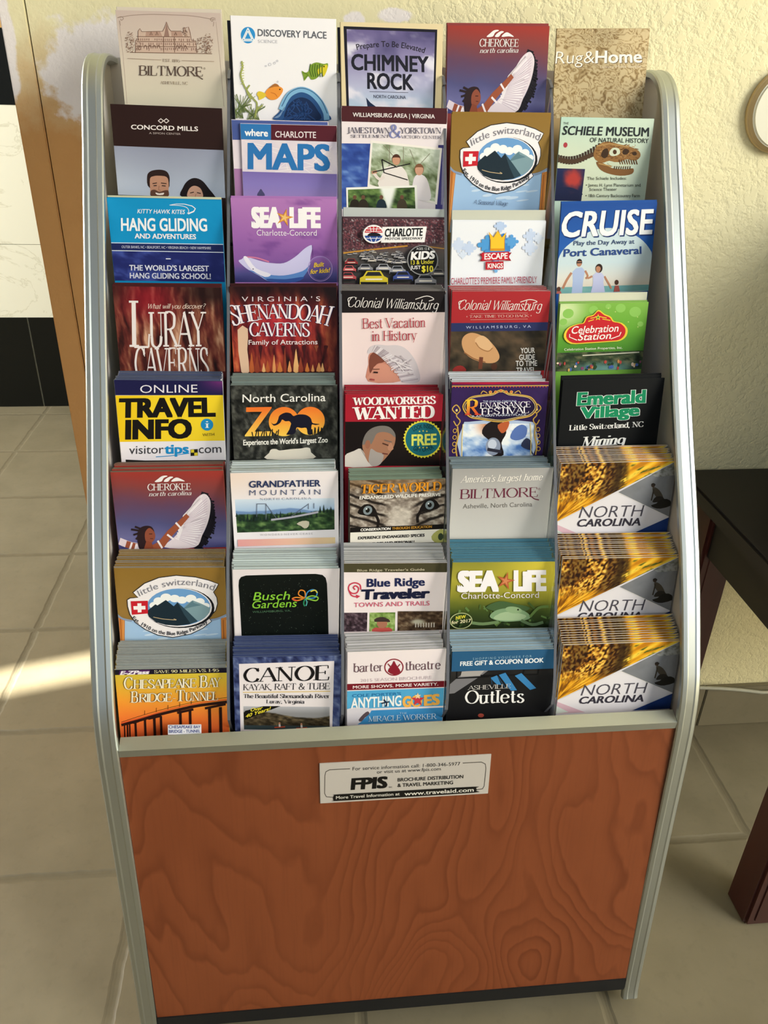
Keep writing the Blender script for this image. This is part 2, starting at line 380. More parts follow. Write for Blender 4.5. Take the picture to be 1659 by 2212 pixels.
for sx in (-1, 1):
    for y in (0.03, 0.34):
        bm = bmesh.new(); box(bm, sx*0.235-0.014, sx*0.235+0.014, y-0.014, y+0.014, 0.034, 0.040); box(bm, sx*0.235-0.011, sx*0.235-0.008, y-0.008, y+0.008, 0.014, 0.036); box(bm, sx*0.235+0.008, sx*0.235+0.011, y-0.008, y+0.008, 0.014, 0.036)
        c = rpart('caster', bm, M_BLACK)
        bm = bmesh.new(); cyl(bm, (sx*0.235, y, 0.0165), (1, 0, 0), 0.0165, 0.014, 24, 0.002); rpart('wheel', bm, M_BLACK, True, c)

# ------------------------------------------------------------------ lettering and print
_sans = {}
def sans(s, bold=0.0):
    # outline lettering from the built-in font: vertices, triangles, cap height 1
    k = (s, round(bold, 3))
    if k not in _sans:
        cu = bpy.data.curves.new('t', 'FONT'); cu.body = s; cu.size = 1.0; cu.resolution_u = 3; cu.offset = min(bold, 0.0); cu.fill_mode = 'FRONT'
        ob = bpy.data.objects.new('t', cu); me = bpy.data.meshes.new_from_object(ob)
        V = np.array([v.co[:2] for v in me.vertices]) if len(me.vertices) else np.zeros((0, 2))
        F = [tuple(p.vertices) for p in me.polygons]
        bpy.data.meshes.remove(me); bpy.data.objects.remove(ob); bpy.data.curves.remove(cu)
        if bold > 0.002:
            n = len(V); VV, FF = [], []
            for q in range(8):
                VV.append(V+bold*np.array(((-1, -.6), (1, -.6), (-1, .6), (1, .6), (-1, 0), (1, 0), (0, .6), (0, -.6))[q])); FF += [tuple(a+q*n for a in f) for f in F]
            V, F = np.concatenate(VV), FF
        _sans[k] = (V, F)
    return _sans[k]
CAP = float(sans('H')[0][:, 1].max())

# pen-stroke letterforms for the book faces: width, then strokes of points ("~" curve, "!" thin, s/e/b = serif at start/end/both)
GL = {
'A': (.80, '!s 0,0 .4,1|e .4,1 .8,0|! .15,.36 .64,.36'), 'B': (.74, 'b .1,0 .1,1|~ .1,1 .4,1 .58,.93 .6,.77 .55,.6 .38,.53 .1,.53|~ .1,.53 .42,.53 .66,.44 .7,.27 .64,.08 .42,0 .1,0'),
'C': (.80, '~ .74,.78 .66,.93 .45,1.01 .2,.9 .06,.62 .06,.38 .2,.1 .45,-.01 .66,.07 .76,.24|! .75,.72 .75,1'), 'D': (.86, 'b .1,0 .1,1|~ .1,1 .42,1 .7,.85 .8,.5 .7,.15 .42,0 .1,0'),
'E': (.70, 'b .1,0 .1,1| .1,1 .6,1| .1,.52 .48,.52| .1,0 .64,0|! .6,1 .61,.8|! .64,0 .66,.22|! .48,.4 .48,.64'), 'F': (.66, 'b .1,0 .1,1| .1,1 .6,1| .1,.52 .48,.52|! .6,1 .61,.8|! .48,.4 .48,.64'),
'G': (.86, '~ .74,.78 .66,.93 .45,1.01 .2,.9 .06,.62 .06,.38 .2,.1 .45,-.01 .66,.05 .76,.14|s .76,.44 .76,.04|! .75,.72 .75,1'), 'H': (.84, 'b .1,0 .1,1|b .74,0 .74,1|! .1,.52 .74,.52'),
'I': (.20, 'b .1,0 .1,1'), 'J': (.42, 's .3,1 .3,.2|~ .3,.2 .26,-.05 .08,-.12 0,-.05'), 'K': (.78, 'b .1,0 .1,1|!e .1,.42 .64,1|e .3,.58 .74,0'), 'L': (.66, 'b .1,0 .1,1| .1,0 .6,0|! .6,0 .63,.28'),
'M': (1.0, '!b .1,0 .12,1| .12,1 .48,.05|! .48,.05 .84,1|b .86,1 .88,0'), 'N': (.86, '!b .1,0 .1,1| .1,1 .74,0|!s .74,1 .74,0'),
'O': (.90, '~ .45,1.01 .2,.9 .06,.62 .06,.38 .2,.1 .45,-.01 .7,.1 .84,.38 .84,.62 .7,.9 .45,1.01'), 'P': (.68, 'b .1,0 .1,1|~ .1,1 .42,1 .62,.9 .64,.74 .58,.56 .38,.48 .1,.48'),
'Q': (.90, '~ .45,1.01 .2,.9 .06,.62 .06,.38 .2,.1 .45,-.01 .7,.1 .84,.38 .84,.62 .7,.9 .45,1.01| .5,.2 .9,-.15'), 'R': (.78, 'b .1,0 .1,1|~ .1,1 .42,1 .62,.9 .64,.74 .58,.58 .38,.5 .1,.5|e .36,.5 .76,0'),
'S': (.66, '~ .56,.8 .5,.95 .32,1.01 .12,.93 .08,.74 .2,.6 .45,.44 .6,.28 .54,.08 .33,-.01 .12,.06 .05,.22|! .57,.74 .57,1|! .05,0 .05,.28'), 'T': (.74, 'e .36,1 .36,0| .02,1 .7,1|! .02,1 0,.76|! .7,1 .72,.76'),
'U': (.80, 's .1,1 .1,.3|~ .1,.3 .16,.06 .4,-.02 .62,.08 .68,.3|!s .68,1 .68,.3'), 'V': (.80, 's 0,1 .4,0|!e .4,0 .78,1'), 'W': (1.1, 's 0,1 .3,0|! .3,0 .54,.95| .54,.95 .8,0|!e .8,0 1.08,1'),
'X': (.78, 'b .02,1 .74,0|!b 0,0 .72,1'), 'Y': (.76, 's 0,1 .38,.46|!e .38,.46 .74,1|e .38,.46 .38,0'), 'Z': (.72, ' .05,1 .65,1| .65,1 .03,0| .03,0 .68,0|! .05,1 .04,.76|! .68,0 .7,.24'),
'a': (.56, '~ .08,.5 .14,.62 .3,.67 .44,.6 .46,.44| .46,.46 .46,.08|~ .46,.1 .5,0 .58,.03|~ .46,.38 .2,.34 .06,.2 .1,.02 .26,-.02 .46,.14'), 'b': (.62, 's .1,1 .1,.02|~ .1,.5 .28,.67 .5,.6 .58,.33 .5,.06 .28,-.02 .1,.14'),
'c': (.54, '~ .46,.5 .38,.64 .22,.66 .08,.52 .06,.3 .14,.06 .3,-.02 .48,.12'), 'd': (.62, 's .52,1 .52,0|~ .52,.5 .36,.67 .14,.6 .06,.33 .14,.06 .34,-.02 .52,.14'), 'e': (.56, '~ .08,.36 .5,.38 .46,.58 .3,.67 .12,.58 .06,.32 .14,.06 .32,-.02 .5,.12'),
'f': (.38, 'e .2,.85 .2,0|~ .2,.85 .26,1 .42,.98|! .04,.64 .36,.64'), 'g': (.60, '~ .52,.5 .36,.67 .14,.6 .06,.36 .14,.14 .34,.08 .52,.22|~ .52,.64 .52,-.1 .42,-.28 .2,-.28 .08,-.18'), 'h': (.60, 'b .1,1 .1,0|~ .1,.5 .26,.66 .44,.62 .48,.46|e .48,.48 .48,0'),
'i': (.22, 'b .1,.66 .1,0| .1,.86 .1,.99'), 'j': (.26, 's .14,.66 .14,-.1|~ .14,-.1 .1,-.26 -.06,-.26| .14,.86 .14,.99'), 'k': (.58, 'b .1,1 .1,0|!e .1,.24 .44,.66|e .22,.38 .52,0'), 'l': (.22, 'b .1,1 .1,0'),
'm': (.84, 'b .1,.66 .1,0|~ .1,.5 .22,.66 .36,.62 .4,.46|e .4,.48 .4,0|~ .4,.5 .54,.66 .66,.62 .7,.46|e .7,.48 .7,0'), 'n': (.60, 'b .1,.66 .1,0|~ .1,.5 .26,.66 .44,.62 .48,.46|e .48,.48 .48,0'),
'o': (.62, '~ .3,.67 .12,.58 .06,.32 .12,.06 .3,-.02 .48,.06 .54,.32 .48,.58 .3,.67'), 'p': (.62, 'b .1,.66 .1,-.28|~ .1,.5 .28,.67 .5,.6 .58,.33 .5,.06 .28,-.02 .1,.14'), 'q': (.62, 'b .52,.66 .52,-.28|~ .52,.5 .36,.67 .14,.6 .06,.33 .14,.06 .34,-.02 .52,.14'),
'r': (.42, 'b .1,.66 .1,0|~ .1,.46 .2,.62 .38,.62'), 's': (.46, '~ .38,.54 .3,.65 .14,.64 .08,.5 .2,.38 .36,.26 .4,.12 .26,-.02 .1,.02 .05,.14'), 't': (.40, '~ .18,.9 .18,.2 .24,0 .38,.06|! .04,.64 .34,.64'),
'u': (.60, 's .08,.66 .08,.2|~ .08,.22 .14,0 .3,-.02 .46,.14|b .47,.66 .47,0'), 'v': (.54, 's 0,.66 .26,0|!e .26,0 .5,.66'), 'w': (.80, 's 0,.66 .22,0|! .22,0 .4,.62| .4,.62 .56,0|!e .56,0 .76,.66'),
'x': (.54, 'b .02,.66 .5,0|!b 0,0 .48,.66'), 'y': (.54, 's 0,.66 .26,.02|!s .5,.66 .16,-.28'), 'z': (.50, ' .04,.64 .44,.64|! .44,.64 .04,.02| .04,.02 .46,.02'),
'0': (.66, '~ .3,1.01 .12,.84 .06,.5 .12,.16 .3,-.01 .48,.16 .54,.5 .48,.84 .3,1.01'), '1': (.4, 'e .2,1 .2,0|! .04,.86 .2,1'), '4': (.66, 'e .44,1 .44,0|! .44,1 .02,.3|! .02,.28 .62,.28'), '5': (.6, '! .14,.98 .5,.98|! .14,.98 .1,.56|~ .1,.56 .3,.62 .5,.5 .52,.26 .4,.03 .2,-.01 .06,.1'),
'8': (.64, '~ .3,1 .12,.9 .14,.66 .4,.46 .52,.22 .3,0 .08,.22 .2,.46 .46,.7 .46,.92 .3,1'), '9': (.64, '~ .5,.6 .34,.42 .14,.48 .08,.74 .2,.98 .42,.96 .54,.7 .5,.3 .3,.02 .1,.04'), '6': (.64, '~ .5,.92 .3,1 .12,.72 .08,.3 .2,.02 .42,.02 .52,.3 .42,.54 .2,.52 .1,.3'),
'.': (.24, ' .1,0 .1,.1'), ',': (.24, ' .1,.1 .06,-.14'), "'": (.2, ' .1,1 .08,.8'), '-': (.44, ' .08,.36 .36,.36'), '!': (.24, ' .1,1 .1,.3| .1,0 .1,.1'), '?': (.5, '~ .08,.84 .2,1 .42,.9 .38,.66 .22,.46 .22,.3| .22,0 .22,.1'), '*': (.4, '! .06,.3 .34,.7|! .34,.3 .06,.7|! .2,.26 .2,.76'),
'&': (.86, '~ .8,.5 .6,.12 .3,-.02 .08,.14 .12,.4 .44,.62 .48,.86 .34,1 .2,.86 .3,.56 .84,0')}
def cr(P, n=5):
    P = [np.array(p, float) for p in P]; closed = len(P) > 3 and np.allclose(P[0], P[-1]); out = []
    Q = [P[-2]]+P+[P[1]] if closed else [2*P[0]-P[1]]+P+[2*P[-1]-P[-2]]
    for i in range(1, len(Q)-2):
        a, b, c, d = Q[i-1], Q[i], Q[i+1], Q[i+2]
        for k in range(n):
            t = k/n; out.append(0.5*(2*b+(c-a)*t+(2*a-5*b+4*c-d)*t*t+(3*b-a-3*c+d)*t**3))
    out.append(P[-1]); return out
def strip(P, w, V, F):
    # constant-width ribbon with mitred joints
    P = np.array(P, float); n = len(P)
    if n < 2: return
    T = np.zeros_like(P); d = np.diff(P, axis=0); d = d/np.maximum(np.linalg.norm(d, axis=1, keepdims=True), 1e-9)
    T[:-1] += d; T[1:] += d
    if n > 3 and np.allclose(P[0], P[-1]): T[0] = T[-1] = d[0]+d[-1]
    T /= np.maximum(np.linalg.norm(T, axis=1, keepdims=True), 1e-9)
    W_ = (np.ones(n)*w if np.isscalar(w) else np.asarray(w))/2
    N = np.stack([-T[:, 1], T[:, 0]], 1)*W_[:, None]
    b = len(V)
    for i in range(n): V.append(P[i]+N[i]); V.append(P[i]-N[i])
    for i in range(n-1): F.append((b+2*i, b+2*i+1, b+2*i+3, b+2*i+2))
SZ = [None]
def serif(s, weight=1.0, serifs=True, track=0.06):
    V, F, Z = [], [], []; x = 0.0; q = 0
    def tick():
        nonlocal q
        Z.extend([q % 8]*(len(V)-len(Z)))
    st, hair = 0.135*weight, 0.045*max(1.0, weight*0.8)
    for ch in s:
        if ch == ' ': x += 0.36; continue
        wd, data = GL.get(ch, GL['.'])
        for sk in data.split('|'):
            fl, pts = sk.split(' ', 1); P = [np.array([float(a) for a in u_.split(',')])+(x, 0) for u_ in pts.split()]
            ends = []
            if 's' in fl or 'b' in fl: ends.append(P[0])
            if 'e' in fl or 'b' in fl: ends.append(P[-1])
            if '~' in fl: P = cr(P, 5)
            A = np.array(P); d = np.gradient(A, axis=0); d /= np.maximum(np.linalg.norm(d, axis=1, keepdims=True), 1e-9)
            wv = hair+(st-hair)*np.abs(d[:, 1])**1.3
            if '!' in fl: wv = np.full(len(A), hair*1.15)
            strip(P, wv, V, F); tick(); q += 1
            if serifs:
                for e in ends:
                    yy = e[1]-(hair/2 if e[1] > 0.3 else -hair/2)
                    strip([(e[0]-0.055-st*0.75, yy), (e[0]+0.055+st*0.75, yy)], hair, V, F); tick(); q += 1
        x += wd+track
    SZ[0] = np.array(Z)
    return np.array(V), F

def hash2(ix, iy, seed):
    n = (ix*374761393+iy*668265263+seed*974634777) & 0xffffffff
    n = ((n ^ (n >> 13))*1274126177) & 0xffffffff
    return ((n ^ (n >> 16)) & 0xffff)/65535.0
def vn(x, y, seed=0):
    x = np.asarray(x, float); y = np.asarray(y, float)
    ix = np.floor(x).astype(np.int64); iy = np.floor(y).astype(np.int64); fx = x-ix; fy = y-iy
    fx = fx*fx*(3-2*fx); fy = fy*fy*(3-2*fy)
    a = hash2(ix, iy, seed); b = hash2(ix+1, iy, seed); c = hash2(ix, iy+1, seed); d = hash2(ix+1, iy+1, seed)
    return (a*(1-fx)+b*fx)*(1-fy)+(c*(1-fx)+d*fx)*fy
def fbm(x, y, seed=0, o=4):
    s = 0; a = 0.5; t = 0
    for k in range(o): s = s+a*vn(x*2**k, y*2**k, seed+k); t += a; a *= 0.55
    return s/t
def grad(t, stops):
    # piecewise sRGB gradient, t array -> (...,3)
    t = np.asarray(t, float); ps = [p for p, _ in stops]; cs = np.array([rgb(c) for _, c in stops])
    return np.stack([np.interp(t, ps, cs[:, k]) for k in range(3)], -1)
def mixa(a, b, f):
    f = np.clip(np.asarray(f, float), 0, 1)[..., None]; a = rgb(a) if isinstance(a, str) else a; b = rgb(b) if isinstance(b, str) else b
    return a*(1-f)+b*f
def sstep(a, b, x):
    t = np.clip((x-a)/(b-a), 0, 1); return t*t*(3-2*t)
def bez(P, n=24): return cr(P, n)
def elp(cx, cy, rx, ry, n=40, a0=0, a1=360, rot=0):
    cr_, sr = math.cos(math.radians(rot)), math.sin(math.radians(rot)); out = []
    for k in range(n+1):
        a = math.radians(a0+(a1-a0)*k/n); u, v = rx*math.cos(a), ry*math.sin(a); out.append((cx+u*cr_-v*sr, cy+u*sr+v*cr_))
    return out

class Art:
    """Printing for one cover. Drawn in the cover's own digitising grid, stored in metres from the cover's top left corner."""
    def __init__(s, quad, w, h):
        A, b = [], []
        for (x, y), (u, v) in zip(quad, ((0, 0), (w, 0), (0, h), (w, h))):
            A.append([x, y, 1, 0, 0, 0, -u*x, -u*y]); b.append(u); A.append([0, 0, 0, x, y, 1, -v*x, -v*y]); b.append(v)
        s.H = np.append(np.linalg.solve(np.array(A, float), np.array(b, float)), 1).reshape(3, 3)
        s.parts = {}; s.cur = 'picture'; s.lay = 0; s.w = w; s.clip = (0.0003, w-0.0003)
    def part(s, n): s.cur = n; return s
    def add(s, P, F, C, dz=None):
        P = np.asarray(P, float)
        if len(P) == 0: return
        q = np.c_[P, np.ones(len(P))] @ s.H.T; q = q[:, :2]/q[:, 2:]
        q[:, 0] = np.clip(q[:, 0], *s.clip); q[:, 1] = np.maximum(q[:, 1], 0.0003)
        s.lay += 1
        V, FF, CC, b = s.parts.setdefault(s.cur, ([], [], [], [0]))
        V.append(np.c_[q[:, 0], -(0.00010+0.000022*s.lay)-(0 if dz is None else dz)*np.ones(len(q)), -q[:, 1]])
        FF.extend(tuple(i+b[0] for i in f) for f in F)
        C = rgb(C) if isinstance(C, str) else np.asarray(C, float)
        C = np.broadcast_to(C, (len(q), 3)); CC.append(lin(C)); b[0] += len(q)
    def poly(s, P, c, sm=0):
        P = [np.array(p, float) for p in P]
        if sm: P = cr(P+[P[0]], sm)[:-1]
        from mathutils.geometry import tessellate_polygon
        F = tessellate_polygon([[Vector((p[0], p[1], 0)) for p in P]])
        s.add(P, F, c)
    def gpoly(s, P, fn, n=10):
        # quad with a colour function of (u, v)
        s.photo(P, fn, n, n)
    def ell(s, cx, cy, rx, ry, c, rot=0, n=32): s.poly(elp(cx, cy, rx, ry, n, rot=rot)[:-1], c)
    def line(s, P, w, c, sm=0):
        V, F = [], []
        strip(cr(P, sm) if sm else P, w, V, F); s.add(V, F, c)
    def lines(s, LL, w, c):
        V, F = [], []
        for P in LL: strip(P, w, V, F)
        s.add(V, F, c)
    def ring(s, cx, cy, rx, ry, w, c, a0=0, a1=360): s.line(elp(cx, cy, rx, ry, 40, a0, a1), w, c)
    def star(s, cx, cy, r, c, rot=0, k=0.42, n=5):
        s.poly([(cx+(r if i % 2 == 0 else r*k)*math.sin(math.radians(rot+i*180/n)), cy-(r if i % 2 == 0 else r*k)*math.cos(math.radians(rot+i*180/n))) for i in range(2*n)], c)
    def photo(s, Q, fn, nx=40, ny=40):
        (a, b, c, d) = [np.array(q, float) for q in Q]   # TL TR BL BR
        U, Vv = np.meshgrid(np.linspace(0, 1, nx+1), np.linspace(0, 1, ny+1))
        P = ((1-U)*(1-Vv))[..., None]*a+(U*(1-Vv))[..., None]*b+((1-U)*Vv)[..., None]*c+(U*Vv)[..., None]*d
        C = np.clip(np.broadcast_to(fn(U, Vv), U.shape+(3,)), 0, 1)
        F = [(j*(nx+1)+i, j*(nx+1)+i+1, (j+1)*(nx+1)+i+1, (j+1)*(nx+1)+i) for j in range(ny) for i in range(nx)]
        s.add(P.reshape(-1, 2), F, C.reshape(-1, 3))
    def text(s, t, x0, x1, y, h, c, y1=None, f='s', b=0.0, sh=0.0, arc=0.0, out=None, ow=0.03, sha=None, trk=0.06, flare=0.0):
        y1 = y if y1 is None else y1
        def one(bold, col, dx=0, dy=0, wref=None):
            zs = None
            if f == 's':
                V, F = sans(t, bold); V = V/CAP
            elif f == 'h': V, F = serif(t, 1.0+bold*20, True, trk); zs = SZ[0]
            else: V, F = serif(t, 0.75+bold*20, False, trk-0.03); zs = SZ[0]
            V = np.array(V, float)
            if not len(V): return wref
            X = V[:, 0]+sh*V[:, 1]
            lo, hi = wref or (X.min(), X.max()); tt = (X-lo)/(hi-lo)
            bx = x0+tt*(x1-x0); by = y+(y1-y)*tt-arc*4*tt*(1-tt)
            sl = ((y1-y)-arc*4*(1-2*tt))/(x1-x0); ln = np.sqrt(1+sl*sl)
            hh = V[:, 1]*h*(1+flare*(2*tt-1)**2)
            if arc: px, py = bx+hh*sl/ln, by-hh/ln
            else: px, py = bx, by-hh
            m = len(V)//8 if (f == 's' and bold > 0.002) else 0
            zz = 2.4e-6*(np.arange(len(V))//m) if m else (2.4e-6*zs if f != 's' else None)
            s.add(np.c_[px+dx, py+dy], F, col(tt, V[:, 1]) if callable(col) else col, zz)
            return (lo, hi)
        ref = None
        if out or sha:
            if f == 's': V, _ = sans(t, b); V = V/CAP
            elif f == 'h': V, _ = serif(t, 1.0+b*20, True, trk)
            else: V, _ = serif(t, 0.75+b*20, False, trk-0.03)
            X = V[:, 0]+sh*V[:, 1]; ref = (X.min(), X.max())
        if sha: one(b, sha, 0.045*h, 0.05*h, ref)
        if out: one(b+ow, out, 0, 0, ref)
        one(b, c, 0, 0, ref)

def ink_mesh(name, V, F, C, mats, idx=None):
    me = bpy.data.meshes.new(name); me.from_pydata([tuple(v) for v in V], [], F)
    at = me.color_attributes.new('ink', 'FLOAT_COLOR', 'POINT')
    at.data.foreach_set('color', np.c_[np.clip(C, 0, 0.9), np.ones(len(C))].astype(np.float32).ravel())
    for m in mats: me.materials.append(m)
    if idx is not None: me.polygons.foreach_set('material_index', idx)
    return me
def art_children(art, root):
    for n, (V, F, C, _) in art.parts.items():
        me = ink_mesh(n, np.concatenate(V), F, np.concatenate(C), [M_PRINT]); mesh_obj(n, me, root)
def booklet_mesh(name, w, t, L, face, edge, back=None, top=None, bow=0.0):
    # folded booklet: printed front and back, paper edges; hangs down from its top left corner
    V, C, F, I = [], [], [], []
    fc, ec = lin(face), lin(edge); bc = lin(back) if back else fc; tc = lin(top) if top else fc
    def q(P, c, m):
        b = len(V); V.extend(P); C.extend(c if isinstance(c, list) else [c]*4); F.append((b, b+1, b+2, b+3)); I.append(m)
    x, r = w, min(0.0006, t*0.3)
    for z0, z1, c in ((-0.012, 0.0, tc), (-L, -0.012, fc)): q([(r, 0, z0), (x-r, 0, z0), (x-r, 0, z1), (r, 0, z1)], c, 0)
    q([(x, t, -L), (0, t, -L), (0, t, 0), (x, t, 0)], bc, 0)
    q([(r, 0, 0), (x-r, 0, 0), (x, r, 0), (0, r, 0)], ec, 1)
    q([(0, r, 0), (x, r, 0), (x, t, 0), (0, t, 0)], ec, 1)
    q([(0, t, -L), (x, t, -L), (x, r, -L), (0, r, -L)], ec, 1); q([(0, r, -L), (x, r, -L), (x-r, 0, -L), (r, 0, -L)], ec, 1)
    q([(0, t, -L), (0, r, -L), (0, r, 0), (0, t, 0)], fc*0.5+ec*0.5, 1); q([(0, r, -L), (r, 0, -L), (r, 0, 0), (0, r, 0)], fc, 1)
    q([(x, r, -L), (x, t, -L), (x, t, 0), (x, r, 0)], ec, 1); q([(x-r, 0, -L), (x, r, -L), (x, r, 0), (x-r, 0, 0)], fc, 1)
    return ink_mesh(name, V, F, np.array(C), [M_PRINT, M_EDGE], I)
def hang(o, x, y, z, roll):
    o.matrix_world = Matrix.Translation((x, y, z)) @ Matrix.Rotation(-LEAN, 4, 'X') @ Matrix.Rotation(-math.radians(roll), 4, 'Y')

# ------------------------------------------------------------------ the printed covers
ART = {}
def cover(key, *quad):
    def deco(fn):
        def make(w, h):
            a = Art(quad, w, h); fn(a); return a
        ART[key] = make; return fn
    return deco
def skin_head(a, x, y, rx, ry, skin, hair, cut=-0.15):
    a.ell(x, y, rx, ry, hair); a.poly([(x+px*rx, y+py*ry) for px, py in ((-0.86, cut), (-0.5, cut-0.2), (0.5, cut-0.2), (0.86, cut), (0.8, 0.5), (0.45, 0.95), (0, 1.05), (-0.45, 0.95), (-0.8, 0.5))], skin, 3)

@cover((0, 0), (90, 72), (835, 85), (165, 722), (840, 740))
def _(a):
    a.part('picture'); R = random.Random(3)
    a.photo([(90, 72), (835, 85), (165, 722), (840, 740)], lambda u, v: grad(v+0.06*fbm(u*4, v*4), [(0, '#c3b0a8'), (0.6, '#d0c4b4'), (1, '#cfc8b4')]), 12, 12)
    a.line([(105, 130), (200, 112), (320, 103), (470, 104), (640, 112), (795, 138)], 4, '#8a7668', 4)
    a.line([(118, 150), (150, 400), (180, 715)], 3, '#a9968a'); a.line([(797, 150), (812, 400), (825, 738)], 3, '#a9968a')
    for x, k in ((120, 1), (785, -1)):
        a.line([(x-10*k, 128), (x+15*k, 122), (x+28*k, 136), (x+14*k, 148), (x+8*k, 138)], 4, '#8a7668', 4); a.line([(x+2*k, 150), (x+6*k, 170), (x+10*k, 185)], 3, '#8a7668', 3)
    D, M_, P_ = '#75584a', '#b09080', '#c4ab9b'
    a.poly([(232, 375), (232, 290), (250, 288), (250, 225), (262, 205), (275, 228), (300, 225), (330, 225), (370, 222), (420, 224), (432, 200), (447, 155), (463, 205), (478, 222), (540, 222), (560, 230), (572, 195), (590, 232), (600, 190), (612, 235), (618, 285), (650, 290), (655, 375)], P_)
    a.poly([(300, 262), (305, 225), (400, 222), (418, 262)], M_); a.poly([(480, 262), (478, 222), (545, 222), (560, 262)], M_); a.poly([(428, 260), (447, 158), (465, 260)], '#95766a')
    LL = []
    for x in range(240, 655, 14):
        for y in (275, 305, 340):
            if R.random() < 0.8: LL.append([(x, y), (x+R.uniform(-1, 1), y+R.uniform(12, 22))])
    a.lines(LL, 6, '#94766a')
    a.lines([[(232, 375), (232, 290), (250, 288), (250, 225)], [(250, 225), (262, 205), (275, 228), (420, 224), (432, 200), (447, 155), (463, 205), (478, 222), (545, 222), (560, 230), (572, 195), (590, 232)], [(600, 190), (612, 235), (618, 285), (650, 290), (655, 375)], [(240, 262), (610, 262)], [(240, 297), (650, 297)], [(235, 330), (655, 332)], [(425, 262), (425, 372)], [(500, 262), (500, 372)], [(195, 372), (760, 380)]], 4, D)
    for x in (300, 330, 360, 390, 520, 545, 575): a.ring(x, 345, 9, 22, 4, D, 180, 360)
    for x, y in ((340, 240), (380, 240), (510, 240)): a.lines([[(x-8, 252), (x, 228), (x+8, 252)]], 4, D)
    LL = []
    for cx, cy, rx, ry, n in ((195, 305, 32, 75, 110), (735, 310, 30, 75, 110), (690, 300, 30, 45, 60), (255, 330, 20, 35, 30), (575, 225, 18, 32, 40), (700, 355, 60, 20, 60)):
        for _ in range(n):
            t, q = R.uniform(0, 6.28), math.sqrt(R.random()); x, y = cx+rx*q*math.cos(t), cy+ry*q*math.sin(t); LL.append([(x, y), (x+R.uniform(-9, 9), y+R.uniform(-9, 9))])
    a.lines(LL, 3.2, '#8d6f60')
    a.part('title')
    a.lines([[(180, 414), (408, 424)], [(548, 428), (772, 434)]], 3, '#a08c7e')
    a.text('EST. 1895', 418, 535, 436, 19, '#7b675b', 440, 'h')
    a.text('BILTMORE', 255, 690, 527, 64, '#57453d', 536, 'h'); a.line([(640, 510), (665, 540), (690, 556)], 6, '#57453d', 3); a.ring(703, 482, 5, 5, 2, '#57453d')
    a.text('ASHEVILLE, NC', 398, 585, 586, 19, '#83705f', 592, 'h')

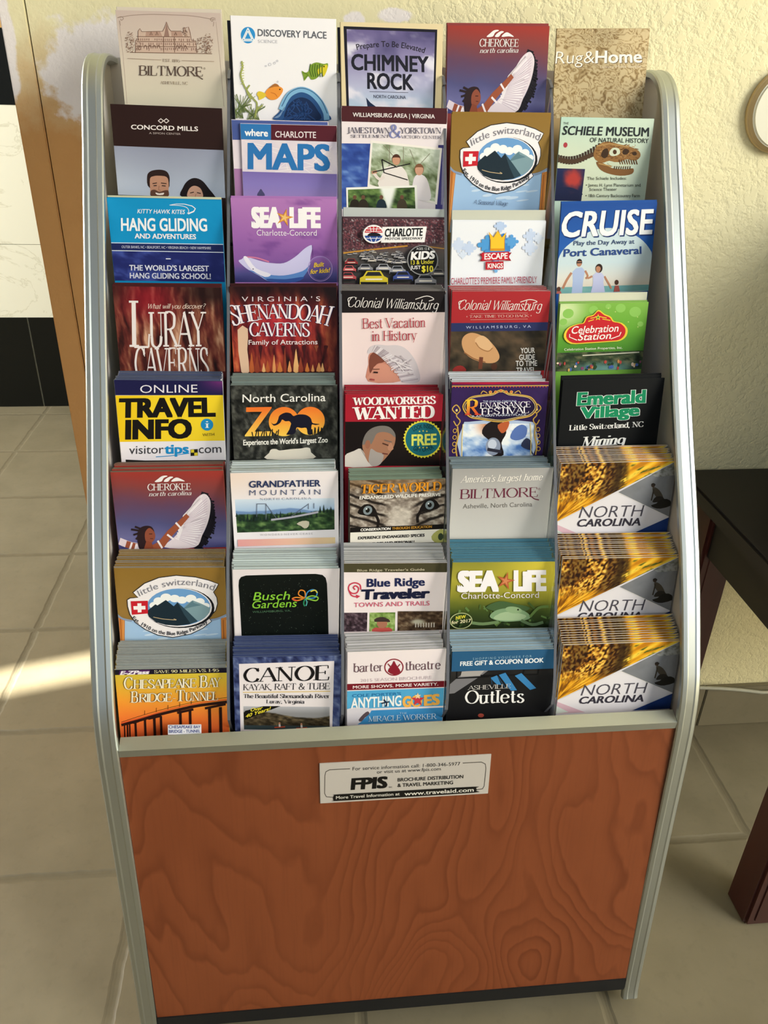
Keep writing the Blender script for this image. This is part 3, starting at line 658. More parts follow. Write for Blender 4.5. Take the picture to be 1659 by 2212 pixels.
@cover((0, 1), (885, 108), (1618, 130), (918, 828), (1618, 835))
def _(a):
    a.part('emblem'); a.ell(1010, 245, 50, 57, '#2f8fd0')
    for k in range(3):
        p = [(1010, 196), (1052, 284), (968, 284)]; i, j = p[k], p[(k+1) % 3]
        for d in (0.0, 0.34):
            c = (1010, 255); f = lambda q: (q[0]+(c[0]-q[0])*d, q[1]+(c[1]-q[1])*d)
            a.line([f(i), f(j)], 7, '#eef2f8')
    a.part('title'); a.text('DISCOVERY PLACE', 1078, 1552, 250, 47, '#5b5e66', 266, b=0.012); a.text('SCIENCE', 1080, 1214, 297, 22, '#c2c2ca', 300)
    a.part('picture')
    for x, y, r in ((1160, 447, 9), (1192, 437, 7), (1211, 422, 6), (1132, 458, 5), (1213, 565, 5)): a.ring(x, y, r, r, 2.5, '#b4b6c4')
    a.poly([(1380, 490), (1402, 500), (1425, 492), (1440, 450), (1480, 430), (1530, 440), (1558, 436), (1556, 470), (1530, 525), (1520, 500), (1480, 540), (1445, 548), (1425, 525), (1398, 556), (1390, 530)], '#7d9a34', 4)
    a.poly([(1490, 478), (1545, 445), (1556, 470), (1530, 528), (1518, 498), (1488, 512)], '#d6c62e', 3)
    for k in range(6): a.line([(1440+k*16, 440+k % 2*8), (1434+k*17, 485), (1446+k*15, 530)], 6, '#46631f', 3)
    a.line([(1385, 500), (1420, 515), (1395, 545)], 4, '#5c7d22', 3); a.ell(1532, 458, 5, 5, '#1c2410')
    a.poly([(1125, 650), (1145, 615), (1190, 592), (1230, 600), (1250, 620), (1235, 655), (1205, 685), (1165, 690), (1135, 670)], '#e8943a', 4)
    a.poly([(1068, 655), (1085, 632), (1128, 648), (1126, 672), (1085, 692), (1080, 672)], '#dcc23e', 3); a.poly([(1150, 612), (1195, 578), (1225, 598), (1190, 600)], '#a86a34', 3)
    a.line([(1165, 640), (1195, 650), (1210, 670)], 4, '#c46a24', 3); a.ell(1228, 618, 5, 5, '#2a1608')
    R = random.Random(5); LL = []
    for x, y, n, s in ((930, 800, 26, 120), (1040, 815, 22, 100), (960, 760, 12, 120)):
        for _ in range(n):
            d = R.uniform(-0.9, 0.9); LL.append(cr([(x+R.uniform(-50, 50), y+20), (x+d*s*0.4, y-s*0.4), (x+d*s, y-s*R.uniform(0.5, 1.0))], 4))
    a.lines(LL, 4, '#84905c'); a.lines(LL[::3], 3, '#55683c')
    for P in ([(966, 425), (972, 470), (958, 520), (980, 590), (1010, 640), (1050, 690), (1070, 720), (1060, 800)], [(1020, 590), (1000, 630), (1030, 690)], [(1110, 730), (1070, 760), (1055, 815)]): a.line(P, 11, '#9aa25a', 5)
    for k in range(9): a.line([(958, 440+k*18), (982, 436+k*18)], 5, '#b6bc6a')
    J = [(1180, 818), (1225, 770), (1240, 725), (1290, 645), (1370, 607), (1450, 630), (1515, 695), (1550, 770), (1558, 830), (1240, 830)]
    a.poly(J, '#2b5286', 4); a.line([(1236, 760), (1262, 700), (1300, 648), (1370, 618), (1440, 638), (1500, 696), (1540, 770), (1548, 825)], 38, '#7fb2d6', 5)
    a.line([(1240, 735), (1292, 645), (1370, 609), (1450, 632), (1515, 697), (1552, 780)], 6, '#3b6690', 5)
    a.poly([(1275, 825), (1270, 760), (1310, 700), (1370, 672), (1430, 690), (1480, 750), (1500, 825)], '#182c52', 4)
    a.lines([cr([(1370+R.uniform(-60, 60), 690+R.uniform(-10, 40)), (1370+R.uniform(-90, 90), 760), (1350+R.uniform(-110, 130), 826)], 4) for _ in range(16)], 6, '#27487e')
    a.lines([cr([(1260, 740), (1225, 790+k*5), (1185, 815)], 4) for k in range(4)], 3, '#7d9cc0')

@cover((0, 2), (33, 62), (522, 68), (38, 470), (505, 478))
def _(a):
    a.part('picture'); a.poly([(50, 82), (493, 95), (474, 478), (62, 470)], '#1c1b26')
    def sky(u, v):
        n = fbm(u*3+1, v*5, 4); c = grad(v, [(0, '#6a6090'), (0.35, '#8d86b0'), (0.7, '#b2b4d2'), (1, '#b4cce0')])
        c = mixa(c, '#dedcea', sstep(0.5, 0.72, n)); return mixa(c, '#3e3a66', sstep(0.45, 0.75, fbm(u*2, v*2+4, 9))*(u > 0.3)*(1-v)*0.9)
    a.photo([(64, 96), (482, 108), (465, 478), (73, 470)][:2]+[(73, 470), (465, 478)], sky, 34, 34)
    a.poly([(152, 416), (172, 440), (215, 472), (160, 470)], '#1b2a48')
    a.part('title'); a.text('Prepare To Be Elevated', 112, 428, 194, 27, '#24212c', 208, b=0.012, arc=22)
    a.text('CHIMNEY', 84, 449, 286, 72, '#1f1f2a', 297, b=0.03); a.text('ROCK', 158, 375, 374, 72, '#1f1f2a', 382, b=0.03)
    a.line([(168, 389), (350, 394)], 2, '#3c3a50'); a.text('NORTH CAROLINA', 187, 338, 419, 15, '#2c2c40', 424, b=0.01)

def cherokee(a):
    q = [(58, 740), (852, 718), (118, 1262), (855, 1255)]
    a.part('picture'); R = random.Random(8)
    a.photo(q, lambda u, v: grad(v+0.14*(fbm(u*3, v*3, 2)-0.5)-0.05*u, [(0, '#9c3830'), (0.2, '#84403f'), (0.45, '#5f4460'), (0.65, '#50507e'), (0.85, '#6a6a9c'), (1, '#3a3a72')]), 40, 34)
    wing = [(420, 1250), (480, 1190), (545, 1120), (570, 1050), (640, 930), (705, 886), (745, 930), (742, 1010), (720, 1090), (680, 1170), (625, 1252)]
    F = []
    for k in range(24):
        t = k/23; x = 712+70*math.sin(t*2.6)-100*t*t; y = 890+360*t
        F.append([(x-28, y-8), (x+22-14*t, y+6+16*t)])
    a.lines(F, 26, '#1a1720'); a.lines([[p[0], (p[1][0]+R.uniform(4, 20), p[1][1]+R.uniform(-8, 14))] for p in F], 13, '#1a1720')
    a.poly(wing, '#dfd3dc', 4)
    a.lines([[(500+60*k/22+R.uniform(-8, 8), 1190-150*k/22), (650+60*math.sin(k/22*2.4)+R.uniform(-20, 20)-30*(1-k/22), 1240-340*k/22)] for k in range(23)], 9, '#efe8ee')
    a.lines([[(520+55*k/18, 1200-150*k/18), (690+50*math.sin(k/18*2.4)-60*(1-k/18), 1245-330*k/18)] for k in range(19)], 4, '#c3b2c4')
    a.line([(120, 1205), (200, 1235), (300, 1250)], 46, '#d9cdd8', 3); a.line([(165, 1225), (235, 1245)], 44, '#96503a')
    a.line([(340, 1268), (400, 1230), (460, 1155), (520, 1100), (585, 1035)], [60, 52, 46, 40, 30, 28, 26, 24, 22, 22, 20, 20, 18][:5], '#9a5238')
    for p, qq in (((500, 1085), (540, 1130)), ((440, 1165), (485, 1200)), ((375, 1205), (405, 1255)), ((205, 1215), (190, 1260)), ((235, 1225), (225, 1262))): a.line([p, qq], 13, '#ece4ea')
    a.poly([(255, 1262), (240, 1190), (250, 1130), (290, 1106), (335, 1112), (355, 1150), (350, 1190), (330, 1215), (300, 1262)], '#2c1c20', 4)
    a.poly([(292, 1150), (320, 1120), (350, 1142), (360, 1172), (352, 1200), (325, 1222), (295, 1205)], '#8d4c38', 4); a.line([(318, 1160), (340, 1160)], 5, '#3a1c18'); a.line([(325, 1190), (345, 1192)], 5, '#5c2a22'); a.poly([(300, 1205), (335, 1215), (350, 1268), (280, 1268)], '#87452f')
    a.lines([[(270, 1140), (200, 1128)], [(265, 1150), (215, 1165)], [(275, 1130), (225, 1110)], [(260, 1160), (232, 1195)]], 13, '#2a1d20')
    a.part('title')
    for P in ([(362, 803), (385, 782), (412, 762), (440, 757), (452, 762), (425, 775), (408, 800)], [(425, 800), (440, 780), (470, 764), (492, 768), (470, 782), (455, 800)], [(478, 800), (490, 782), (515, 770), (545, 780), (572, 797), (530, 795)]): a.poly(P, '#efe9ea', 3)
    a.text('CHEROKEE', 312, 613, 864, 46, '#ece6e6', 857, 'h', b=0.006); a.text('north carolina', 318, 616, 903, 28, '#e4dcdc', 893, 'h', sh=0.2, b=0.004)
cover((5, 0), (58, 740), (852, 718), (118, 1262), (855, 1255))(cherokee)

@cover((0, 4), (1032, 85), (1500, 98), (1060, 505), (1445, 515))
def _(a):
    a.part('picture')
    def rug(u, v):
        n = fbm(u*5+2.5*fbm(u*4, v*4, 3), v*5+2.5*fbm(u*4+7, v*4, 5), 1, 3); r = np.abs(np.sin(n*30)); c = mixa('#a98f62', '#d2be94', sstep(0.3, 0.8, r))
        return mixa(c, '#775e3a', sstep(0.25, 0.0, r)*0.9)*(0.82+0.25*fbm(u*2, v*3, 8))[..., None]
    a.photo([(1032, 85), (1500, 98), (1060, 505), (1445, 515)], rug, 120, 110)
    a.part('title'); a.text('Rug&', 1045, 1228, 266, 60, '#f2eee6', 269, b=-0.008, sha='#5c4830'); a.text('Home', 1231, 1452, 269, 60, '#f6f2ea', 273, b=0.02, sha='#5c4830')
    a.text('Luxury Made Simple', 1256, 1446, 294, 13, '#d8ccb4', 298)

@cover((1, 0), (52, 718), (838, 745), (120, 1352), (840, 1355))
def _(a):
    a.part('picture')
    a.photo([(52, 718), (838, 745), (120, 1352), (840, 1355)], lambda u, v: grad(v+0.2*np.abs(u-0.5), [(0.4, '#868aa0'), (0.75, '#9da4b8'), (1, '#b2bccf')]), 14, 14)
    a.poly([(52, 718), (838, 745), (838, 1037), (84, 1018)], '#2a1714')
    a.poly([(318, 1225), (340, 1190), (395, 1177), (445, 1185), (468, 1215), (470, 1262), (455, 1300), (335, 1300)], '#2a1a17', 4)
    a.poly([(338, 1240), (362, 1222), (400, 1218), (450, 1225), (464, 1262), (462, 1325), (452, 1358), (352, 1358), (340, 1318)], '#b5866e', 3)
    a.poly([(344, 1320), (372, 1312), (400, 1325), (440, 1314), (462, 1318), (455, 1358), (350, 1358)], '#5b3c30', 3); a.poly([(375, 1330), (400, 1336), (432, 1330), (425, 1345), (385, 1345)], '#e8dcd6', 2)
    a.lines([[(355, 1272), (385, 1266)], [(412, 1266), (450, 1270)]], 6, '#2e1c18'); a.lines([[(362, 1286), (384, 1284)], [(418, 1284), (444, 1286)]], 7, '#3c2a24'); a.line([(400, 1285), (396, 1312), (410, 1316)], 4, '#8a5e4c')
    a.poly([(553, 1356), (562, 1290), (595, 1246), (640, 1228), (690, 1246), (735, 1300), (770, 1345), (765, 1358)], '#1b1214', 4)
    a.poly([(592, 1358), (596, 1310), (625, 1282), (660, 1285), (684, 1310), (686, 1358)], '#c09580', 3); a.lines([[(606, 1328), (632, 1322)], [(652, 1324), (678, 1330)]], 6, '#2a1816'); a.line([(645, 1334), (640, 1352)], 4, '#946a58')
    a.part('title')
    for x in (414, 452): a.line([(x-18, 838), (x, 823), (x+18, 838), (x, 853), (x-18, 838)], 7, '#e8dedc', 1)
    a.text('CONCORD MILLS', 205, 670, 899, 31, '#ece4e2', 908, b=0.02); a.text('A SIMON CENTER', 332, 550, 932, 13, '#b8a8a4', 936)

@cover((1, 1), (952, 850), (1622, 865), (975, 1360), (1622, 1365))
def _(a):
    a.part('picture')
    a.photo([(962, 962), (1622, 976), (970, 1192), (1622, 1200)], lambda u, v: grad(fbm(u*6, v*3, 3), [(0.2, '#d2c8dc'), (0.8, '#e4dade')]), 20, 10)
    R = random.Random(2); a.lines([[(R.uniform(965, 1615), R.uniform(970, 1190)), (R.uniform(965, 1615), R.uniform(970, 1190))] for _ in range(14)], 4, '#ece6ea')
    a.photo([(966, 1184), (1622, 1198), (975, 1362), (1622, 1368)], lambda u, v: grad(v, [(0, '#7a6ab0'), (0.5, '#8a7cc0'), (1, '#a08ac8')]), 6, 8)
    a.poly([(1070, 1350), (1085, 1318), (1097, 1303), (1110, 1320), (1125, 1350)], '#4d4a70', 2)
    a.poly([(954, 853), (1168, 858), (1168, 966), (960, 962)], '#2f74b5'); a.poly([(1168, 858), (1622, 867), (1621, 977), (1168, 966)], '#521d29')
    a.part('title'); a.text('where', 985, 1147, 936, 46, '#eef0f6', 941, b=0.03); a.text('CHARLOTTE', 1197, 1478, 947, 42, '#e6dce0', 951, b=0.014)
    a.text('MAPS', 1006, 1574, 1163, 172, '#2c72b4', 1172, b=0.035)

@cover((1, 2), (38, 465), (540, 478), (38, 935), (520, 945))
def _(a):
    R = random.Random(4); a.part('picture')
    a.poly([(38, 465), (540, 478), (540, 536), (38, 521)], '#4a2025')
    a.photo([(38, 632), (210, 634), (38, 940), (210, 940)], lambda u, v: grad(fbm(u*4, v*14, 2), [(0.2, '#24397e'), (0.55, '#3552a2'), (0.8, '#6b8cc8')]), 14, 30)
    a.poly([(495, 640), (538, 640), (522, 948), (480, 948)], '#3b3876')
    a.poly([(176, 618), (513, 655), (488, 922), (160, 836)], '#ece6e0')
    def trees(u, v):
        n = fbm(u*9, v*9, 6); c = grad(n, [(0.25, '#5c6a44'), (0.5, '#93a282'), (0.75, '#cfd6c4')]); return mixa(c, '#dfe6e0', sstep(0.55, 0.1, v)*0.75*(vn(u*5, v*3, 2)))
    a.photo([(185, 630), (503, 664), (170, 826), (478, 908)], trees, 44, 36)
    a.lines([[(265, 640), (262, 760)], [(330, 648), (330, 740)], [(235, 640), (290, 700)], [(360, 660), (400, 760)], [(455, 680), (400, 740)]], 3, '#7d7a66')
    a.poly([(228, 780), (250, 745), (290, 738), (325, 745), (350, 790), (345, 855), (215, 838)], '#e4dcd8', 3); skin_head(a, 296, 708, 21, 25, '#c69478', '#4e3024')
    a.line([(190, 772), (215, 800), (240, 790)], 14, '#e0d4ce', 3); a.line([(180, 770), (205, 765)], 14, '#bd8a70'); a.poly([(378, 800), (405, 778), (440, 800), (460, 880), (440, 905), (375, 880)], '#e2dade', 3); skin_head(a, 404, 755, 22, 27, '#c9997e', '#7a5238')
    a.lines([[(228, 708), (238, 770), (350, 805)], [(185, 768), (362, 728)], [(228, 708), (300, 745)]], 5, '#1e1a1a')
    a.poly([(60, 840), (392, 830), (397, 948), (62, 948)], '#ecebe4')
    def g2(u, v):
        c = grad(fbm(u*10, v*6, 3), [(0.25, '#22301a'), (0.5, '#4c6836'), (0.8, '#86a05a')]); return mixa(c, '#eef0ea', sstep(0.12, 0.04, np.abs(u-0.6)+0.1*(v-0.4)))
    a.photo([(68, 850), (382, 840), (70, 948), (386, 948)], g2, 50, 16)
    for x, c in ((100, '#2c241c'), (140, '#332a20'), (225, '#22303a'), (322, '#443a2c')): a.ell(x, 886, 9, 10, '#6a4a38'); a.poly([(x-22, 948), (x-18, 905), (x, 895), (x+18, 905), (x+24, 948)], c, 2)
    a.part('title'); a.text('WILLIAMSBURG AREA | VIRGINIA', 92, 479, 507, 19, '#e6dcdc', 515, b=0.02)
    C_ = '#2b2a4a'; a.text('&', 262, 318, 605, 60, '#7f84b4', f='h', b=0.01)
    a.text('JAMESTOWN', 66, 266, 584, 27, C_, 586, 'h'); a.text('SETTLEMENT', 82, 264, 606, 14, C_, 606, 'h'); a.text('YORKTOWN', 312, 509, 586, 27, C_, 586, 'h'); a.text('VICTORY CENTER', 318, 509, 609, 14, C_, 611, 'h')

def switzerland(a):
    a.part('picture'); 
    a.photo([(75, 180), (850, 180), (135, 690), (862, 665)], lambda u, v: grad(v+0.05*fbm(u*30, v*30, 2), [(0, '#8d6c2e'), (0.7, '#93733a')]), 20, 16)
    dn = [(130, 900), (862, 900)]
    a.poly([(112, 512), (150, 536), (210, 548), (700, 540), (790, 526), (862, 498), (862, 900), (130, 900)], '#9fc0e4')
    R = random.Random(3)
    for _ in range(14): a.ell(R.uniform(200, 780), R.uniform(590, 690), R.uniform(20, 60), R.uniform(4, 9), '#c4d8ee', -8)
    for x in (120, 822): a.poly([(x, 525), (x+45, 535 if x < 500 else 515), (x+52, 900), (x+8, 900)], '#c27a3a'); a.line([(x+14, 535), (x+24, 890)], 5, '#8e4e22'); a.line([(x+34, 535), (x+42, 890)], 4, '#e0a868')
    a.line([(108, 508), (150, 536), (215, 550)], 13, '#8496b4', 4); a.line([(700, 545), (790, 530), (862, 500)], 13, '#8496b4', 4)
    a.part('emblem')
    B = [(222, 352), (300, 290), (400, 250), (520, 234), (650, 246), (740, 268), (804, 292), (790, 320), (770, 346), (792, 385), (797, 425), (785, 470), (738, 522), (757, 545), (700, 590), (620, 630), (500, 655), (400, 642), (310, 604), (240, 556), (204, 505), (186, 450), (182, 405), (200, 394), (258, 388)]
    a.line(B+[B[0]], 11, '#26262c'); a.poly(B, '#f0ebee'); 
    a.ell(541, 456, 238, 138, '#1a1a1e'); a.ell(530, 452, 232, 134, '#f0ebee'); a.ell(535, 450, 217, 127, '#6c9ed2')
    for x, y, r in ((400, 410, 36), (450, 385, 38), (510, 392, 36), (560, 402, 34), (620, 392, 38), (680, 412, 34), (370, 440, 34), (720, 440, 28)): a.ell(x, y, r, r*0.72, '#f2f4f8')
    a.poly([(560, 470), (600, 425), (633, 403), (690, 425), (752, 455), (745, 485), (715, 520), (680, 540), (600, 530)], '#7e9ca6'); a.poly([(565, 465), (633, 405), (640, 420), (690, 436), (640, 446)], '#5d7f8c')
    a.poly([(318, 482), (350, 455), (378, 432), (392, 440), (450, 402), (505, 445), (530, 418), (600, 480), (668, 545), (610, 566), (530, 577), (450, 572), (385, 555), (335, 520)], '#1b2b36'); a.poly([(530, 418), (600, 480), (668, 545), (620, 562), (575, 500)], '#2f4754')
    a.line([(365, 520), (430, 532), (520, 538), (505, 530)], 4, '#c8b088', 4)
    a.poly([(205, 412), (325, 408), (327, 496), (216, 506)], '#c4202e'); a.poly([(252, 426), (280, 425), (282, 488), (256, 490)], '#f4eef0'); a.poly([(224, 446), (308, 443), (310, 468), (227, 471)], '#f4eef0')
    a.part('title'); a.text('little switzerland', 268, 774, 378, 44, '#7f7e88', 336, b=-0.006, arc=58)
    a.text('Est. 1910 on the Blue Ridge Parkway', 216, 736, 532, 24, '#33333a', 552, b=0.018, arc=-99)
    a.text('A Seasonal Village', 330, 590, 724, 25, '#3c4a6a', 724, f='i', sh=0.2)
cover((6, 0), (75, 180), (850, 180), (135, 690), (862, 665))(switzerland)

@cover((1, 4), (1060, 508), (1527, 518), (1062, 905), (1450, 905))
def _(a):
    a.part('picture')
    a.photo([(1060, 508), (1527, 518), (1062, 905), (1450, 905)], lambda u, v: mixa(grad(v, [(0, '#b4d4c6'), (0.5, '#cdd6be'), (1, '#c6caac')]), '#c8d8c4', u), 20, 20)
    a.photo([(1060, 765), (1190, 768), (1062, 905), (1178, 905)], lambda u, v: mixa(mixa('#1a2552', '#10183a', v), '#b03a34', sstep(0.62, 0.25, np.hypot(u-0.62, v-0.3)+0.25*fbm(u*5, v*5, 3))), 26, 26)
    a.ring(1110, 930, 90, 75, 14, '#141c40', 200, 320); a.ell(1092, 655, 10, 13, '#a83a44')
    V = []
    for k in range(16):
        t = k/15; x = 1062+190*t; y = 722+14*math.sin(t*4)-40*t*t; V.append([(x, y-20-6*t), (x+4, y+16)])
    a.lines(V, 11, '#3a2b22'); a.line([(1060, 724), (1130, 734), (1190, 714), (1250, 690)], 20, '#4a3626', 4)
    a.poly([(1228, 712), (1240, 662), (1290, 636), (1345, 650), (1395, 660), (1438, 682), (1444, 708), (1420, 728), (1380, 722), (1340, 738), (1300, 730), (1262, 740)], '#8f6638', 3)
    a.poly([(1240, 735), (1275, 742), (1310, 762), (1370, 768), (1408, 764), (1402, 788), (1350, 797), (1290, 786), (1255, 766)], '#7d562e', 3)
    R = random.Random(6); a.lines([[(x, y), (x+R.uniform(-16, 16), y+R.uniform(-7, 7))] for x, y in [(R.uniform(1245, 1425), R.uniform(655, 722)) for _ in range(60)]], 4, '#6e4a26'); a.lines([[(x, y), (x+R.uniform(-14, 14), y+R.uniform(-5, 5))] for x, y in [(R.uniform(1250, 1425), R.uniform(650, 715)) for _ in range(50)]], 3, '#b48a56')
    a.poly([(1300, 690), (1318, 668), (1345, 672), (1350, 694), (1330, 706), (1308, 706)], '#ccd4bc', 3); a.poly([(1262, 706), (1272, 678), (1292, 672), (1296, 700), (1280, 718)], '#3a2614', 3); a.poly([(1362, 684), (1378, 672), (1394, 682), (1384, 698), (1366, 700)], '#3a2614', 3); a.ell(1326, 688, 9, 11, '#4c3018'); a.poly([(1408, 690), (1424, 686), (1428, 700), (1412, 704)], '#3a2614', 2)
    a.poly([(1290, 738), (1345, 736), (1400, 742), (1385, 756), (1320, 756)], '#c4ceb4', 2)
    a.lines([[(1345+i*11, 724), (1350+i*11, 746)] for i in range(8)], 5, '#5c3c1c'); a.lines([[(1322+i*10, 768), (1325+i*10, 754)] for i in range(8)], 4, '#4c341c'); a.lines([[(1240, 660), (1300, 648), (1390, 664)], [(1250, 742), (1310, 756)]], 6, '#b08a54')
    a.part('title'); K = '#1c2126'
    a.text('THE', 1074, 1100, 549, 12, K); a.text('SCHIELE MUSEUM', 1072, 1496, 603, 45, K, 611, b=0.016, sh=0.14); a.text('OF NATURAL HISTORY', 1208, 1489, 640, 22, K, 644, sh=0.14, b=0.004)
    for t, x0, x1, y in (('The Schiele Includes:', 1200, 1376, 816), ('• James H. Lynn Planetarium and', 1196, 1436, 845), ('Science Theater', 1212, 1332, 863), ('• 18th Century Backcountry Farm', 1196, 1430, 889)): a.text(t, x0, x1, y, 13, '#39392e', y-2)

@cover((2, 0), (38, 60), (835, 65), (85, 630), (838, 630))
def _(a):
    a.part('picture')
    a.photo([(38, 60), (835, 65), (67, 374), (836, 374)], lambda u, v: mixa('#0a86be', '#1593cc', fbm(u*3, v*3, 2)), 10, 8)
    a.photo([(70, 425), (836, 428), (85, 630), (838, 630)], lambda u, v: mixa('#1c2464', '#4152a0', sstep(0.5, 0.8, fbm(u*6, v*3, 5))), 34, 16)
    a.poly([(67, 378), (836, 378), (836, 427), (70, 425)], '#1b2458'); a.lines([[(67, 374), (836, 374)], [(70, 427), (836, 429)]], 5, '#d4dcec'); a.line([(438, 478), (471, 478)], 6, '#e4e6f0')
    a.part('emblem'); a.line([(474, 106), (520, 97), (575, 97), (630, 110), (652, 128), (640, 148), (600, 165)], [3, 4, 5, 6, 8, 9, 10]+[4]*0, '#e4e8f2'); a.line([(474, 106), (540, 108), (590, 120), (606, 145), (595, 164)], 5, '#cfd8ea', 5)
    a.part('title')
    a.text('KITTY HAWK KITES', 250, 580, 167, 29, '#e8ecf4', 167, b=0.01, sh=0.18)
    a.text('HANG GLIDING', 136, 729, 289, 85, '#e8ecf2', 283, b=0.028); a.text('AND ADVENTURES', 228, 650, 341, 33, '#e4e8f0', 340, b=0.03)
    a.text('OUTER BANKS, NC • BEAUFORT, NC • VIRGINIA BEACH • NEW HAMPSHIRE', 138, 750, 409, 17, '#b9bed4', 409, b=0.01)
    a.text("THE WORLD'S LARGEST", 187, 730, 560, 36, '#d5d8e8', 558, b=0.025); a.text('HANG GLIDING SCHOOL!', 190, 741, 613, 36, '#d5d8e8', 611, b=0.025)

def sealife(a, x0, x1, xa, xb, y, h, ch0, ch1, chy, chh, star):
    a.part('title')
    a.text('SEA', x0, x1, y, h, '#f4f0f4', y, b=0.075); a.text('LiFE', xa, xb, y, h, '#f4f0f4', y, b=0.075)
    a.text('Charlotte-Concord', ch0, ch1, chy, chh, '#ece4ee', chy, b=-0.004)
    a.part('emblem'); a.star((x1+xa)/2-4*h/100, y-h*0.5, h*0.5, star, 14, 0.34); a.star((x1+xa)/2-4*h/100, y-h*0.5, h*0.3, '#e8c07a' if star[1] == 'd' else '#d08858', 14, 0.3)

@cover((2, 1), (888, 55), (1622, 60), (915, 635), (1622, 640))
def _(a):
    a.part('picture')
    a.photo([(888, 55), (1622, 60), (915, 635), (1622, 640)], lambda u, v: mixa(grad(v+0.08*(fbm(u*4, v*4, 3)-0.5), [(0, '#b078b8'), (0.45, '#9a64ac'), (0.75, '#82569e'), (0.9, '#4c4a86'), (1, '#2c2c64')]), '#6a3f88', sstep(0.6, 0.75, fbm(u*3, v*9, 8))*(v < 0.7)*0.6), 30, 30)
    ray = [(943, 492), (962, 478), (990, 460), (1040, 474), (1100, 492), (1160, 504), (1250, 505), (1330, 462), (1400, 402), (1448, 384), (1436, 460), (1428, 530), (1390, 590), (1320, 632), (1160, 632), (1080, 590), (1000, 545)]
    a.poly(ray, '#c8c4ea', 4); a.poly([(1010, 552), (1090, 592), (1160, 632), (1330, 632), (1395, 588), (1428, 520), (1380, 560), (1250, 590), (1120, 580)], '#5a86c8', 4); a.poly([(1130, 612), (1180, 636), (1330, 636), (1390, 600), (1260, 616)], '#2f4f98', 3)
    a.line([(1448, 384), (1452, 440), (1450, 470)], 4, '#5c3a74', 3); a.line([(1000, 462), (1070, 470), (1150, 496)], 9, '#d07a9c', 4); a.poly([(975, 470), (1000, 462), (1060, 540), (1160, 580), (1120, 600), (1030, 550)], '#e8e4f4', 3); a.ell(1040, 545, 4, 4, '#33305c')
    a.ring(1502, 545, 84, 86, 4, '#a990cc'); a.ring(1502, 545, 76, 78, 2, '#8c78b8')
    sealife(a, 1030, 1236, 1292, 1509, 256, 128, 1067, 1480, 316, 40, '#d8923a')
    a.part('title'); a.text('Built', 1457, 1530, 535, 30, '#e8c03c', 527, b=0.03, sh=0.2); a.text('for kids!', 1434, 1572, 580, 30, '#e8c03c', 568, b=0.03, sh=0.2)

